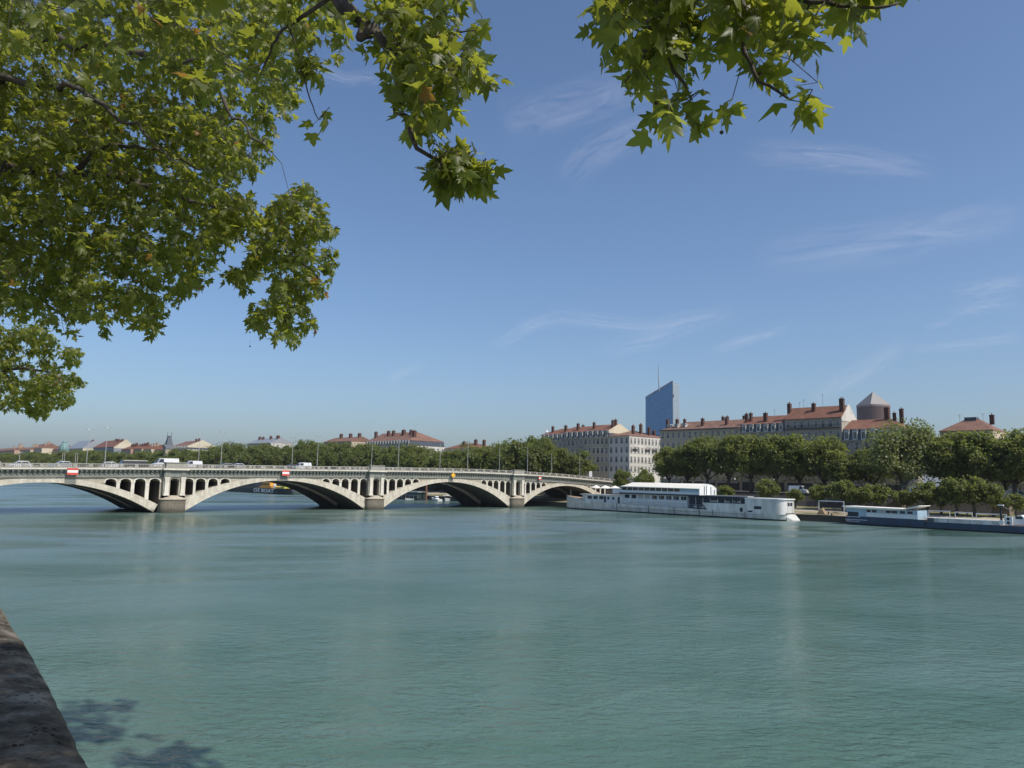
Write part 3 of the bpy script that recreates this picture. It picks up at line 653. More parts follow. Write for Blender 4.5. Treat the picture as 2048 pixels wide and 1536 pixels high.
# low flat roofed shuttle showing only its cream roof above the parapet
p = on_y(267, 930, Y0+12); r_ = empty('flat_truck', (p.x, Y0+12, cz(p.x)-.09), math.pi, 'long low truck with flat cream roof showing above the parapet between two lamps', 'truck', 'vehicles crossing the bridge')
mb = MB(); mb.box((-2.6, -1, .5), (2.4, 1, 1.75)); mb.prism([(1.3, .5), (2.9, .5), (2.9, 1.0), (2.5, 1.6), (1.3, 1.6)], 1, -.95, .95); mb.build('body', M['car_dark'], r_)
mb = MB(); mb.box((-2.7, -1.05, 1.752), (2.5, 1.05, 1.9)); mb.build('roof', M['roof_cream'], r_)
for fx in (-1.7, 1.9):
    for s in (-1, 1): mb = MB(); mb.lathe((fx, s*.85-.1, .38), [(.28, 0), (.38, .03), (.38, .2), (.28, .22)], 12, 0, 1); mb.build('wheel', M['rubber'], r_)
# panel on the bridge end
p = on_y(1181, 957, Y0+4); r_ = empty('direction_sign', (p.x, Y0+4, cz(p.x)), 0, 'white road panel with grey bands standing near the far end of the bridge', 'sign')
mb = MB(); mb.box((-.75, -.04, .9), (.75, .04, 3.1)); mb.build('panel', M['white_paint'], r_)
mb = MB()
for k in range(3): mb.box((-.62, -.046, 1.15+k*.65), (.62, -.0405, 1.5+k*.65))
mb.build('band', M['galv'], r_)
for s in (-1, 1): mb = MB(); mb.lathe((s*.5, .08, 0), [(.05, 0), (.05, 3.0)], 6); mb.build('post', M['galv'], r_)
# ---------------------------------------------------------------- city houses
ashlar('plaster_beige', (.52,.455,.34), 6, 3.6, .2, joint=.92, tint=(.25,.22,.18)); ashlar('plaster_grey', (.42,.385,.32), 6, 3.6, .25, joint=.92, tint=(.2,.19,.17))
ashlar('plaster_white', (.60,.585,.53), 6, 3.6, .12, joint=.92, tint=(.4,.38,.33)); ashlar('plaster_cream', (.62,.56,.42), 6, 3.6, .15, joint=.92, tint=(.4,.33,.24))
ashlar('plaster_pink', (.50,.34,.25), 6, 3.6, .2, joint=.92, tint=(.3,.2,.15)); ashlar('concrete_blue', (.26,.29,.33), 6, 3.2, .2, joint=.9)
def tiles(name, col, dk):
    m = mat(name, col, .85, var=.25, vscale=.5, dark=dk); t = m.node_tree; b = t.nodes['Principled BSDF']
    wv = N(t, 'ShaderNodeTexWave'); wv.inputs['Scale'].default_value = 2.2; wv.bands_direction = 'Y'; tc = N(t, 'ShaderNodeTexCoord'); t.links.new(tc.outputs['Object'], wv.inputs[0])
    src = b.inputs['Base Color'].links[0].from_socket
    n2 = N(t, 'ShaderNodeTexNoise'); n2.inputs['Scale'].default_value = 5; n2.inputs['Detail'].default_value = 3; t.links.new(tc.outputs['Object'], n2.inputs[0])
    a = mixc(t, mathn(t, 'MULTIPLY', wv.outputs[0], .22), src, (.10,.045,.03)); a = mixc(t, mathn(t, 'MULTIPLY', mathn(t, 'GREATER_THAN', n2.outputs[0], .62), .35), a, (.30,.16,.10))
    t.links.new(a, b.inputs['Base Color']); return m
tiles('roof_tile', (.215,.098,.062), (.13,.06,.042)); tiles('roof_tile_pale', (.225,.125,.088), (.14,.078,.058))
mat('slate', (.075,.09,.115), .6, var=.25, vscale=1.2); mat('zinc', (.34,.36,.38), .45, .3, var=.2); mat('verdigris', (.16,.27,.26), .7, var=.2)
mat('brick_stack', (.115,.055,.04), .9, var=.45, vscale=1.3, dark=(.03,.02,.018)); mat('render_stack', (.36,.27,.2), .9, var=.3)
mat('window_frame', (.50,.49,.46), .6); mat('shutter_grey', (.22,.21,.2), .7); mat('window_pane', (.035,.042,.05), .12, spec=.6); mat('curtain', (.38,.37,.34), .9)
mat('iron', (.025,.025,.028), .5); mat('awning', (.30,.28,.25), .8, var=.2); mat('shop_dark', (.04,.042,.045), .35)
WT_ = {}
def win_mesh(w, h, st, sur='window_frame'):
    k = (w, h, st, sur)
    if k in WT_: return WT_[k]
    mb = MB(); f = .09
    mb.box((-w/2-.14, -.07, -h/2-.12), (-w/2, .02, h/2+.16)); mb.box((w/2, -.07, -h/2-.12), (w/2+.14, .02, h/2+.16)); mb.box((-w/2, -.07, h/2), (w/2, .02, h/2+.16)); mb.box((-w/2-.2, -.16, -h/2-.2), (w/2+.2, .02, -h/2-.02), 0)
    if st == 'shut': mb.box((-w/2, -.04, -h/2), (w/2, .0, h/2), 2)
    else:
        mb.box((-w/2, -.012, -h/2), (w/2, .0, h/2), 1)
        mb.box((-.05, -.03, -h/2), (.05, -.0125, h/2)); mb.box((-w/2, -.028, h*.2), (-.05, -.013, h*.2+.06)); mb.box((.05, -.028, h*.2), (w/2, -.013, h*.2+.06))
        if st == 'half': mb.box((-w/2, -.045, h*.02), (w/2, -.031, h/2), 2)
        if st == 'curt': mb.box((-w/2+.02, -.0125-.004, -h/2), (-w*.22, -.0122, h*.2), 3); mb.box((w*.22, -.0165, -h/2), (w/2-.02, -.0122, h*.2), 3)
        mb.box((-w/2, -.14, -h/2+.0), (w/2, -.12, -h/2+.42), 4) if st != 'half' else None
    WT_[k] = mb.mesh('window', [M[sur], M['window_pane'], M['shutter_grey'], M['curtain'], M['iron']]); return WT_[k]
DM_ = {}
def dormer_mesh(w, h, wallm, roofm):
    k = (w, h, wallm, roofm)
    if k in DM_: return DM_[k]
    mb = MB(); mb.box((-w/2, -.05, 0), (w/2, 1.6, h), 0); mb.box((-w*.28, -.08, h*.14), (w*.28, -.052, h*.82), 1); mb.box((-.04, -.095, h*.14), (.04, -.0805, h*.82), 0)
    n = 6; mb.prism([(-w*.62, h)]+[(-w*.62*math.cos(math.pi*i/n), h+.05+w*.3*math.sin(math.pi*i/n)) for i in range(n+1)]+[(w*.62, h)], 1, -.2, 1.9, 2)
    DM_[k] = mb.mesh('dormer_window', [M[wallm], M['window_pane'], M[roofm]]); return DM_[k]
CH_ = {}
def chimney_mesh(w, d, h, m_, pots):
    k = (w, d, h, m_, pots)
    if k in CH_: return CH_[k]
    mb = MB(); mb.box((-w/2, -d/2, 0), (w/2, d/2, h)); mb.box((-w/2-.08, -d/2-.08, h), (w/2+.08, d/2+.08, h+.18))
    for i in range(pots):
        y = (-d/2+d*(i+.5)/pots) if d > w else 0; x = 0 if d > w else -w/2+w*(i+.5)/pots
        mb.lathe((x, y, h+.17), [(.15, 0), (.11, .5), (.14, .55)], 6, 1)
    CH_[k] = mb.mesh('chimney', [M[m_], M['roof_tile']]); return CH_[k]
GZ = 6.2
def house(label, y0, y1, eave, ridge, wallm='plaster_beige', roofm='roof_tile', xf=240, depth=14, bay=2.5, fl=3.7, style='plain', mans=2.7, south=False, chim=(), dorm=0, hip=(False, False),
          sty=('curt', 'shut', 'half', 'clear'), ww=1.05, wh=2.0, stack='brick_stack', name='apartment_building', seed=0, balc=(), shop=True, rows=6, gable=False, group='apartment houses along the far quay'):
    rg = random.Random(seed+int(y0)); L = y1-y0; b = empty(name, (xf, y0, GZ), 0, label, 'building', group)
    zt = eave-GZ; zw = zt-(mans if style == 'mansard' else 0)           # top of masonry wall
    mb = MB(); mb.box((0, .01, -.2), (depth, L-.01, zw)); mb.build('wall', M[wallm], b)
    mb = MB(); q = zw
    mb.box((-.38, 0, q-.38), (depth+.2, L, q-.1)); mb.box((-.22, 0, q-.6), (0, L, q-.38))
    for k in range(1, rows):
        z = q-fl*k-.25
        if z > 4.5: mb.box((-.1, .0, z), (0, L, z+.18))
    mb.box((-.16, 0, 3.75), (0, L, 4.0)); mb.build('string_course', M['trim_stone'] if wallm in ('plaster_white', 'plaster_cream') else M[wallm], b)
    nb = max(1, int(L/bay)); p = L/nb; cnt = 0
    for k in range(rows):
        z = q-1.95-fl*k
        if z-wh/2 < 4.2: break
        for i in range(nb):
            if cnt > 92: break
            cnt += 1; put('window', win_mesh(ww, wh, rg.choice(sty)), b, (0, p*(i+.5), z), -math.pi/2)
    if south:
        ns = int(depth/bay)
        for k in range(rows):
            z = q-1.95-fl*k
            if z-wh/2 < 4.2: break
            for i in range(ns):
                if cnt > 98: break
                cnt += 1; put('window', win_mesh(ww, wh, rg.choice(sty)), b, (depth/ns*(i+.5), 0, z), 0)
    if shop:
        for i in range(max(1, nb//2)):
            w = L/max(1, nb//2); mb = MB(); mb.box((-.06, w*i+.5, .1), (0.02, w*(i+1)-.5, 3.1), 0); mb.build('shop_window', M['shop_dark'], b)
            if rg.random() < .5: mb = MB(); mb.prism([(-1.4, 2.7), (0, 3.35), (0, 3.25), (-1.4, 2.6)], 1, 0, 1); mb.v = [(x, w*i+.4+y*(w-.8), z) for x, y, z in mb.v]; mb.build('awning', M['awning'], b)
    if style == 'mansard':
        mb = MB(); mb.prism([(0.05, zw-.12), (.85, zt), (depth-.85, zt), (depth-.05, zw-.12)], 1, .02, L-.02); mb.build('mansard_slope', M['slate'], b)
        nd = max(1, int(L/2.6)); dm = dormer_mesh(1.5, mans-.55, 'plaster_white' if wallm != 'slate_wall' else 'zinc', 'zinc')
        for i in range(nd): put('dormer_window', dm, b, (.12, L/nd*(i+.5), zw+.02), -math.pi/2)
    # roof
    o = .45 if style != 'mansard' else -.6; zr = ridge-GZ; hy0, hy1 = (depth*.42 if hip[0] else 0), (depth*.42 if hip[1] else 0)
    v = [(-o, -.15*(1 if hip[0] else 0), zt), (-o, L+.15*(1 if hip[1] else 0), zt), (depth+o, L, zt), (depth+o, 0, zt), (depth/2, hy0, zr), (depth/2, L-hy1, zr)]
    v += [(x, y, z-.22) for x, y, z in v[:4]]
    mb = MB(); mb.add(v, [(0, 4, 5, 1), (2, 5, 4, 3), (0, 3, 4) , (1, 5, 2), (6, 7, 8, 9), (0, 1, 7, 6), (1, 2, 8, 7), (2, 3, 9, 8), (3, 0, 6, 9)])
    rf = mb.build('roof', M[roofm], b)
    if gable:                                  # gable wall showing above a lower neighbour
        mb = MB(); mb.prism([(-.1, zt-.3), (depth/2, zr+.25), (depth+.1, zt-.3), (depth+.1, zt-1.2), (-.1, zt-1.2)], 1, -.12, .3); mb.build('gable_wall', M['plaster_cream' if wallm != 'plaster_grey' else 'plaster_white'], b)
    for (yy, xx, w, d, h) in chim:                 # y from y0, x from front, size, height above roof there
        zb = zt+(zr-zt)*min(1, max(0, 1-abs(xx-depth/2)/(depth/2))); put('chimney', chimney_mesh(round(w*.8, 2), round(d*.9, 2), round(h*.74, 2)+1.2, stack, 3 if max(w, d) > 1.3 else 1), b, (xx, yy, zb-1.2))
    for i in range(dorm):
        put('dormer_window', dormer_mesh(1.5, 1.3, 'plaster_white', 'zinc'), b, (2.0, L-2.5-3.4*i, zt+(zr-zt)*.22), -math.pi/2)
    for (yy, z, w) in balc:
        mb = MB(); mb.box((-.8, yy-w/2, z-GZ-.12), (0, yy+w/2, z-GZ)); mb.box((-.8, yy-w/2, z-GZ+.95), (-.74, yy+w/2, z-GZ+1.02))
        n = int(w/.35)
        for i in range(n+1): mb.box((-.79, yy-w/2+i*w/n-.02, z-GZ), (-.75, yy-w/2+i*w/n+.02, z-GZ+.95))
        mb.build('balcony', M['iron'], b)
    return b
def aerial(b, x, y, z, h=2.2):
    mb = MB(); mb.tube([(x, y, z), (x, y, z+h)], .035, 4)
    for k, w in ((.0, .55), (.25, .45), (.5, .35)): mb.tube([(x, y-w, z+h-k), (x, y+w, z+h-k)], .02, 4)
    mb.build('aerial', M['iron'], b)
h7 = house('low house with brown hipped roof seen over the trees near the right edge', 65.5, 79, 24.8, 28.4, 'plaster_beige', 'roof_tile_pale', hip=(True, True), chim=((1.5, 5, 1.0, 1.2, 1.8),), depth=12)
aerial(h7, 6, 4, 21.5); aerial(h7, 6, 10, 21, 2.6); mb = MB(); mb.box((5, 5.5, 21.6), (7.5, 8.5, 22.7)); mb.build('roof_hut', M['slate'], h7)
house('house at the right edge, its tan wall and white shutter glimpsed under the trees', 36, 65.4, 19.5, 21.5, 'plaster_beige', 'roof_tile_pale', depth=14)
h6 = house('house with blue slate attic floor and orange hipped roof beside the round brown tower', 89, 107.25, 26.3, 29.6, 'plaster_grey', 'roof_tile', style='mansard', mans=3.4, hip=(True, False), chim=((7, 6.5, 1.1, 1.5, 4.6), (2.5, 6, 1.0, 1.2, 4.2), (4.6, 6, .8, 1.0, 2.6)), sty=('curt', 'clear'), bay=2.7)
h5 = house('tallest quay house, with wide orange roof, pale attic storey and long iron balcony', 107.3, 126.4, 30.2, 34.4, 'plaster_grey', 'roof_tile', chim=((19.0, 3.3, 1.5, 1.2, 3.8), (10.6, 3.4, 1.3, 1.2, 3.2), (.9, 2.6, 1.4, 1.5, 5.2), (3.4, 8, 1.3, 1.5, 1.6)), bay=2.35, ww=.95, balc=((9.5, 27.0, 18.5),), fl=3.4, gable=True, depth=11)
aerial(h5, 6.5, 15.5, 28, 3.0); aerial(h5, 6.5, 17, 28, 2.2); aerial(h5, 6.5, 9, 28.2, 4.2)
h4 = house('house with seven white arched dormers under an orange roof, left of the tallest one', 126.5, 143, 29.2, 32.3, 'plaster_grey', 'roof_tile', style='mansard', mans=2.8, chim=((15.4, 2.6, 1.3, .9, 3.4), (14.2, 3.4, 1.3, .9, 3.2), (8.2, 2.6, 1.3, 1.3, 3.3), (11.7, 8.5, 1.3, 1.0, 1.6), (2.0, 8.6, 1.2, .9, 1.6)), bay=2.4)
aerial(h4, 6.5, 7, 26)
h3 = house('long beige house with small white roof dormers and dark gutter, below the glass tower', 143.1, 177, 28.1, 31.6, 'plaster_beige', 'roof_tile_pale', chim=((32.6, 3, 1.3, .9, 3.8), (28.2, 3, 1.3, 1.0, 3.6), (26.6, 5.5, 1, .9, 2.2), (17.0, 3, 1.3, 1.0, 3.4), (7.0, 3, 1.3, .9, 3.2), (9.8, 8, 1.2, .9, 1.9), (11.6, 8, 1.2, .9, 1.9), (3.0, 8, 1.1, .9, 1.8)), bay=2.35, sty=('shut', 'shut', 'half', 'curt'), ww=1.1, dorm=3, depth=15, hip=(False, True))
mb = MB(); mb.box((-.62, .0, 21.65), (-.38, 33.9, 22.05)); mb.build('gutter', M['slate'], h3)
h2 = house('bright white corner house with orange hipped roof, south side in full sun', 191.8, 202.3, 26.7, 29.8, 'plaster_white', 'roof_tile_pale', depth=30, hip=(True, False), south=True, sty=('half', 'half', 'clear'), bay=2.15, ww=1.0, wh=2.1,
           chim=((4.5, 8, 1.4, 1.0, 3.4), (4.5, 13, 1.4, 1.0, 3.2), (4.5, 18.5, 1.3, 1.0, 2.4), (6, 24, 1.4, 1.2, 2.4)))
for x, z in ((3.5, 15.2), (11.5, 15.2), (16, 15.2)):
    mb = MB(); mb.box((x-1.6, -.75, z-.1), (x+1.6, 0, z)); mb.box((x-1.6, -.75, z+.95), (x+1.6, -.7, z+1.02))
    for i in range(12): mb.box((x-1.58+i*.285, -.74, z), (x-1.54+i*.285, -.70, z+.96))
    mb.build('balcony', M['iron'], h2)
house('row house with dormers and a cream gable end rising over the white corner house', 202.4, 216, 29.2, 32.0, 'plaster_beige', 'roof_tile', style='mansard', mans=2.6, chim=((.9, 3.6, 1.3, .9, 3.4), (.9, 5.4, 1.3, .9, 3.0), (10.5, 3, 1.2, .9, 3.0), (5, 9, 1.2, .9, 1.4)), bay=2.2, gable=True)
house('middle row house with dark lower dormers, second from the white corner house', 216.1, 228, 29.0, 31.7, 'plaster_grey', 'roof_tile', style='mansard', mans=2.7, chim=((5.8, 3, 1.3, 1.0, 3.2), (8, 8.6, 1.2, .9, 1.6)), bay=2.3)
b1 = house('last row house, its roof falling away beside tall trees at the bridge end', 228.1, 241.5, 28.4, 31.2, 'plaster_beige', 'roof_tile', style='mansard', mans=2.8, chim=((1, 3, 1.2, 1.1, 3.2), (9.2, 3.4, 1.2, 1.0, 2.8)), bay=2.3, hip=(False, True))
mb = MB(); mb.lathe((3, 12.6, 21.4), [(.5, 0), (.5, 2.0), (.7, 2.1), (.1, 3.0)], 8); mb.build('roof_turret', M['white_paint'], b1)
house('house far up the quay with pale arcaded top floor and brown hipped roof', 340, 384, 28.3, 33.6, 'plaster_white', 'roof_tile_pale', depth=24, hip=(True, False), south=True, style='mansard', mans=3.0, sty=('curt', 'half'), bay=2.9, chim=((4, 6, 2.2, 1.8, 3.4), (10, 8, 1.6, 1.5, 3.0), (17, 8, 2.2, 2, 3.4), (27, 8, 1.8, 1.6, 3.2), (32, 8, 1.8, 1.6, 3.2), (42, 6, 1.8, 1.6, 4.0)), xf=239)
house('lower pale house with bright orange roof right of the arcaded one far up the quay', 318, 339.8, 24.6, 28.0, 'plaster_white', 'roof_tile', xf=263, depth=26, south=True, hip=(True, False), bay=2.9, chim=((6, 9, 1.6, 1.6, 3.2), (6, 15, 1.6, 1.6, 2.6), (10, 4, 1.6, 1.6, 3.4)), sty=('half', 'curt'))
house('house whose three chimneys just clear the far treetops', 392, 424, 28.6, 31.6, 'plaster_beige', 'roof_tile_pale', xf=235, chim=((3, 7, 2, 1.6, 2.6), (13, 7, 2, 1.6, 2.6), (24, 7, 2, 1.6, 2.8)), depth=15, bay=3)
house('low house far upstream with pale chimney pots above the trees', 452, 486, 28.0, 31.5, 'plaster_white', 'zinc', xf=214, chim=((3, 6, 2.2, 1.8, 2.2), (13, 6, 1.6, 1.6, 2.0), (24, 6, 1.6, 1.6, 1.6), (29, 6, 1.8, 1.6, 2.0)), depth=15, bay=3)

# distant quay houses on the left, placed along the bending bank
def far_house(px0, px1, py, D, label, rise=3.5, **k):
    a = pix(px1, py, D); z = a.z
    d0, d1 = ray(px0, py), ray(px1, py); y_near = a.y; x = a.x
    # far end on the same facade line x
    y_far = (CAMP+d0*(x/d0.x)).y
    return house(label, y_near, y_far, z, z+rise, xf=x, group='old houses far upstream on the left', bay=k.pop('bay', 3.2), rows=3, shop=False, **k)
D1 = 560
hh = far_house(343, 375, 891, 520, 'cream gabled house with dark roof dormers right of the spired turret', rise=3.9, wallm='plaster_cream', roofm='roof_tile_pale', style='mansard', mans=2.6, depth=20, gable=True, chim=((1, 8, 1.5, 1.5, 2.2), (9, 9, 1.4, 1.4, 1.6)))
c = pix(337, 898, 520); tw = empty('corner_turret', (c.x, c.y, GZ), 0, 'dark slate spired turret with two finials left of the cream gabled house', 'turret')
mb = MB(); mb.box((-2.6, -2.6, 0), (2.6, 2.6, c.z-GZ)); mb.build('wall', M['plaster_beige'], tw); z = c.z-GZ; zt_ = pix(337, 873, 520).z-GZ
mb = MB(); mb.taper((0, 0), (3.0, 3.0), (2.1, 2.1), z, z+2.6); mb.taper((0, 0), (2.1, 2.1), (1.0, .8), z+2.6, zt_); mb.box((-1.3, -1.0, zt_), (1.3, 1.0, zt_+.4)); mb.build('spire', M['slate'], tw)
mb = MB()
for s in (-1, 1): mb.tube([(s*1.0, -s*.8, zt_+.3), (s*1.0, -s*.8, zt_+3.2)], .13, 5)
mb.build('finial', M['slate'], tw)
put('dormer_window', dormer_mesh(2.0, 2.0, 'plaster_white', 'zinc'), tw, (-2.5, 0, z+.2), -math.pi/2)
k = 0
for (a, b_, py, lab, ch) in ((243, 262, 898, 'small tiled house nearest the big white gabled building, second row of roofs', 2), (262, 284, 897, 'red tiled house with two brick stacks between pale chimneys', 3), (284, 303, 898, 'narrow red tiled house in the middle of the distant row', 2), (303, 327, 899, 'red tiled house with a pale gable just left of the dark turret', 3)):
    far_house(a, b_, py, 600-k*12, lab, wallm=('plaster_pink', 'plaster_beige', 'plaster_cream', 'plaster_beige')[k], roofm='roof_tile', depth=16, chim=tuple((3+6*i, 5, 1.8, 1.6, 3.2-.5*i) for i in range(ch+1)), stack='brick_stack' if k != 2 else 'render_stack'); k += 1
hh = far_house(187, 228, 893.5, 640, 'big blue grey terraced house with cream side wall, left of the distant row', rise=6.5, wallm='concrete_blue', roofm='roof_tile', depth=18, chim=((4, 7, 2, 2, 1.8), (14, 7, 2, 2, 2.2), (24, 8, 2, 2, 1.8)), style='plain', gable=True, ww=2.2, wh=1.3, bay=3.4, sty=('clear',))
hh = far_house(136, 166, 896, 690, 'house with steep grey roof beside a blue green corner turret', rise=7.5, wallm='plaster_cream', roofm='zinc', depth=18, hip=(False, False), dorm=0, chim=((1, 8, 2, 2, 1.0),))
c = pix(128, 899, 700); tw = empty('green_turret', (c.x, c.y, GZ), 0, 'blue green domed corner turret left of the steep grey roof', 'turret'); z = c.z-GZ
mb = MB(); mb.lathe((0, 0, 0), [(4.2, 0), (4.2, z)], 10); mb.build('wall', M['verdigris'], tw); mb = MB(); mb.lathe((0, 0, z), [(4.4, 0), (4.1, 2.2), (3.3, 4.4), (2.1, 5.8), (1.9, 6.6), (2.2, 6.7), (1.8, 7.4)], 10); mb.build('dome', M['verdigris'], tw)
for (a, b_, py, D, wm_, lab, r_, ch) in ((84, 118, 898, 730, 'plaster_pink', 'salmon stepped house with pale attic left of the green turret', 4, ((4, 6, 3, 3, 3.6), (14, 6, 2.5, 3, 3))), (62, 84, 896, 740, 'plaster_cream', 'pale stepped house between the salmon house and the long pink row', 5, ((3, 6, 2, 2, 3.4), (10, 5, 3, 2, 2.4))),
                                   (30, 61, 899, 760, 'plaster_beige', 'long pinkish house with two brick stacks near the left edge', 3.2, ((4, 6, 2.4, 2, 4), (16, 6, 2.6, 2, 4))), (-20, 29, 900, 790, 'plaster_pink', 'pink tiled house at the left edge of the distant row', 3.4, ((3, 6, 4, 2, 5), (14, 6, 2, 2, 3.5), (30, 5, 2, 2, 3)))):
    far_house(a, b_, py, D, lab, rise=r_, wallm=wm_, roofm='roof_tile_pale', depth=16, chim=ch, stack='render_stack' if D > 735 else 'brick_stack')

# ---------------------------------------------------------------- towers
gl = bpy.data.materials.new('tower_glass'); gl.use_nodes = True; t = gl.node_tree; b = t.nodes['Principled BSDF']; b.inputs['Roughness'].default_value = .22; b.inputs['Metallic'].default_value = .35
tc = N(t, 'ShaderNodeTexCoord'); sp = N(t, 'ShaderNodeSeparateXYZ'); cb = N(t, 'ShaderNodeCombineXYZ'); t.links.new(tc.outputs['Object'], sp.inputs[0]); t.links.new(mathn(t, 'ADD', sp.outputs[0], sp.outputs[1]), cb.inputs[0]); t.links.new(sp.outputs[2], cb.inputs[1])
br = N(t, 'ShaderNodeTexBrick'); br.offset = 0; br.inputs['Scale'].default_value = 1; br.inputs['Brick Width'].default_value = 2.7; br.inputs['Row Height'].default_value = 3.9; br.inputs['Mortar Size'].default_value = .35; br.inputs['Bias'].default_value = -.1
br.inputs['Color1'].default_value = (.075,.20,.38,1); br.inputs['Color2'].default_value = (.11,.26,.46,1); br.inputs['Mortar'].default_value = (.15,.27,.41,1); t.links.new(cb.outputs[0], br.inputs[0]); t.links.new(br.outputs[0], b.inputs['Base Color'])
gl2 = gl.copy(); gl2.name = 'tower_glass_sunlit'; q = gl2.node_tree.nodes; bb = [n for n in q if n.type == 'TEX_BRICK'][0]; bb.inputs['Color1'].default_value = (.36,.42,.46,1); bb.inputs['Color2'].default_value = (.40,.47,.5,1); bb.inputs['Mortar'].default_value = (.25,.3,.35,1)  # paler copy of the glass, sunlight on the side face painted in
tw = empty('glass_tower', (1031, 735, 0), 0, 'tall blue glass office tower with slanting top and a thin spire', 'skyscraper')
w_, v_ = 55, 18.5; zc_ = 171; zl = 147.5; zr_ = 166
mb = MB(); V = [(0,0,0),(0,w_,0),(v_,w_,0),(v_,0,0),(0,0,zc_),(0,w_,zl),(v_,w_,zl-3),(v_,0,zr_)]
mb.add(V, [(0,4,5,1)], 0); mb.add(V, [(0,3,7,4), (3,2,6,7), (2,1,5,6), (4,7,6,5)], 1); mb.build('glass_shell', [gl, gl2], tw)
mb = MB(); mb.tube([(-.2, -.3, zc_+.3), (-.2, w_, zl+.3)], .7, 5); mb.tube([(-.2, -.3, 60), (-.2, -.3, zc_+.3)], .6, 5)
mb.add([(.5, 2, zc_-.6), (.5, w_, zl+.4), (.5, w_, zl+2.0), (.5, 2, zc_+1.0), (.9, 2, zc_-.6), (.9, w_, zl+.4), (.9, w_, zl+2.0), (.9, 2, zc_+1.0)], [(0,3,2,1), (4,5,6,7), (3,7,6,2)], 0); mb.build('roof_screen', M['zinc'], tw)
p = pix(1317, 780, 1262); mb = MB(); q = (p.x-1031, p.y-735); mb.tube([(q[0]+2, q[1], 157), (q[0], q[1], 178), (q[0], q[1], 199)], [1.1, .75, .35], 6); mb.build('spire', M['zinc'], tw)
p = pix(1338.5, 790.5, 1240); mb = MB(); yy, zz = p.y-735, p.z
mb.prism([(yy+2.6, zz-1.4), (yy-1.6, zz-2.6), (yy-2.4, zz+3.2), (yy-.6, zz+.6)], 0, -.5, -.1); mb.build('logo', M['slate'], tw)
ct = bpy.data.materials.new('brown_cladding'); ct.use_nodes = True; t = ct.node_tree; b = t.nodes['Principled BSDF']; b.inputs['Roughness'].default_value = .7; b.inputs['Specular IOR Level'].default_value = .2
tc = N(t, 'ShaderNodeTexCoord'); br = N(t, 'ShaderNodeTexBrick'); br.offset = 0; br.inputs['Scale'].default_value = 1; br.inputs['Brick Width'].default_value = 2.6; br.inputs['Row Height'].default_value = 3.4; br.inputs['Mortar Size'].default_value = .9; br.inputs['Mortar Smooth'].default_value = .2
br.inputs['Color1'].default_value = (.022,.016,.02,1); br.inputs['Color2'].default_value = (.035,.026,.03,1); br.inputs['Mortar'].default_value = (.13,.085,.075,1); t.links.new(tc.outputs['UV'], br.inputs[0]); t.links.new(br.outputs[0], b.inputs['Base Color'])
c = pix(1747, 830, 1335); rt_ = empty('round_tower', (c.x, c.y, 0), 0, 'round brown office tower capped by a pale pyramid roof', 'skyscraper'); zt_ = 147.8; rr = 26.6
mb = MB(); n = 40; A = [(rr*math.cos(2*math.pi*i/n), rr*math.sin(2*math.pi*i/n)) for i in range(n+1)]
uvstrip(mb, [(x, y, 0) for x, y in A], [(x, y, zt_-4) for x, y in A], [(i*rr*2*math.pi/n, 0) for i in range(n+1)], [(i*rr*2*math.pi/n, zt_-4) for i in range(n+1)]); mb.build('wall', ct, rt_)
mb = MB(); mb.lathe((0, 0, 0), [(rr-1, zt_-4.2), (rr+.3, zt_-4), (rr+.3, zt_-1.2), (rr-.6, zt_-1), (rr-.8, zt_-.6)], 40); mb.build('parapet_ring', M['brown_ring'] if 'brown_ring' in M else mat('brown_ring', (.22,.18,.17), .7), rt_)
dirc = math.atan2(-c.y, -c.x)-R(8); mb = MB(); P = [(rr*1.02*math.cos(dirc+math.pi/2*k), rr*1.02*math.sin(dirc+math.pi/2*k)) for k in range(4)]
mb.add([(x, y, zt_-1.0) for x, y in P]+[(x, y, zt_+.2) for x, y in P]+[(0, 0, zt_+23.5)], [(4,5,8),(5,6,8),(6,7,8),(7,4,8),(0,1,5,4),(1,2,6,5),(2,3,7,6),(3,0,4,7)]); mb.build('pyramid_roof', mat('pyramid_metal', (.21,.195,.185), .5, var=.06, vscale=.05), rt_)
# ---------------------------------------------------------------- boats
mat('hull_white', (.64,.66,.66), .42, var=.2, vscale=.55, bump=.05, bscale=1.2, stretch=(1,1,.28), dark=(.42,.41,.37)); mat('boot_green', (.02,.045,.04), .5, var=.3); mat('hull_blue', (.016,.050,.105), .45, var=.4, vscale=.7, stretch=(1,1,.3), dark=(.02,.03,.05))
mat('cabin_blue', (.30,.42,.52), .45, var=.08, vscale=.4); mat('cabin_white', (.62,.66,.68), .45, var=.08, vscale=.5); mat('canvas_cream', (.80,.77,.68), .8, var=.05, vscale=.5); mat('navy', (.012,.02,.035), .45)
mat('hull_black', (.012,.015,.022), .5, var=.3); mat('wood_deck', (.30,.22,.15), .8, var=.2); mat('rust', (.2,.09,.05), .8, var=.4, vscale=2); mat('letter_white', (.75,.77,.78), .6); mat('lime_paint', (.40,.42,.06), .6, var=.3, vscale=1); mat('ochre', (.62,.33,.06), .7, var=.3)
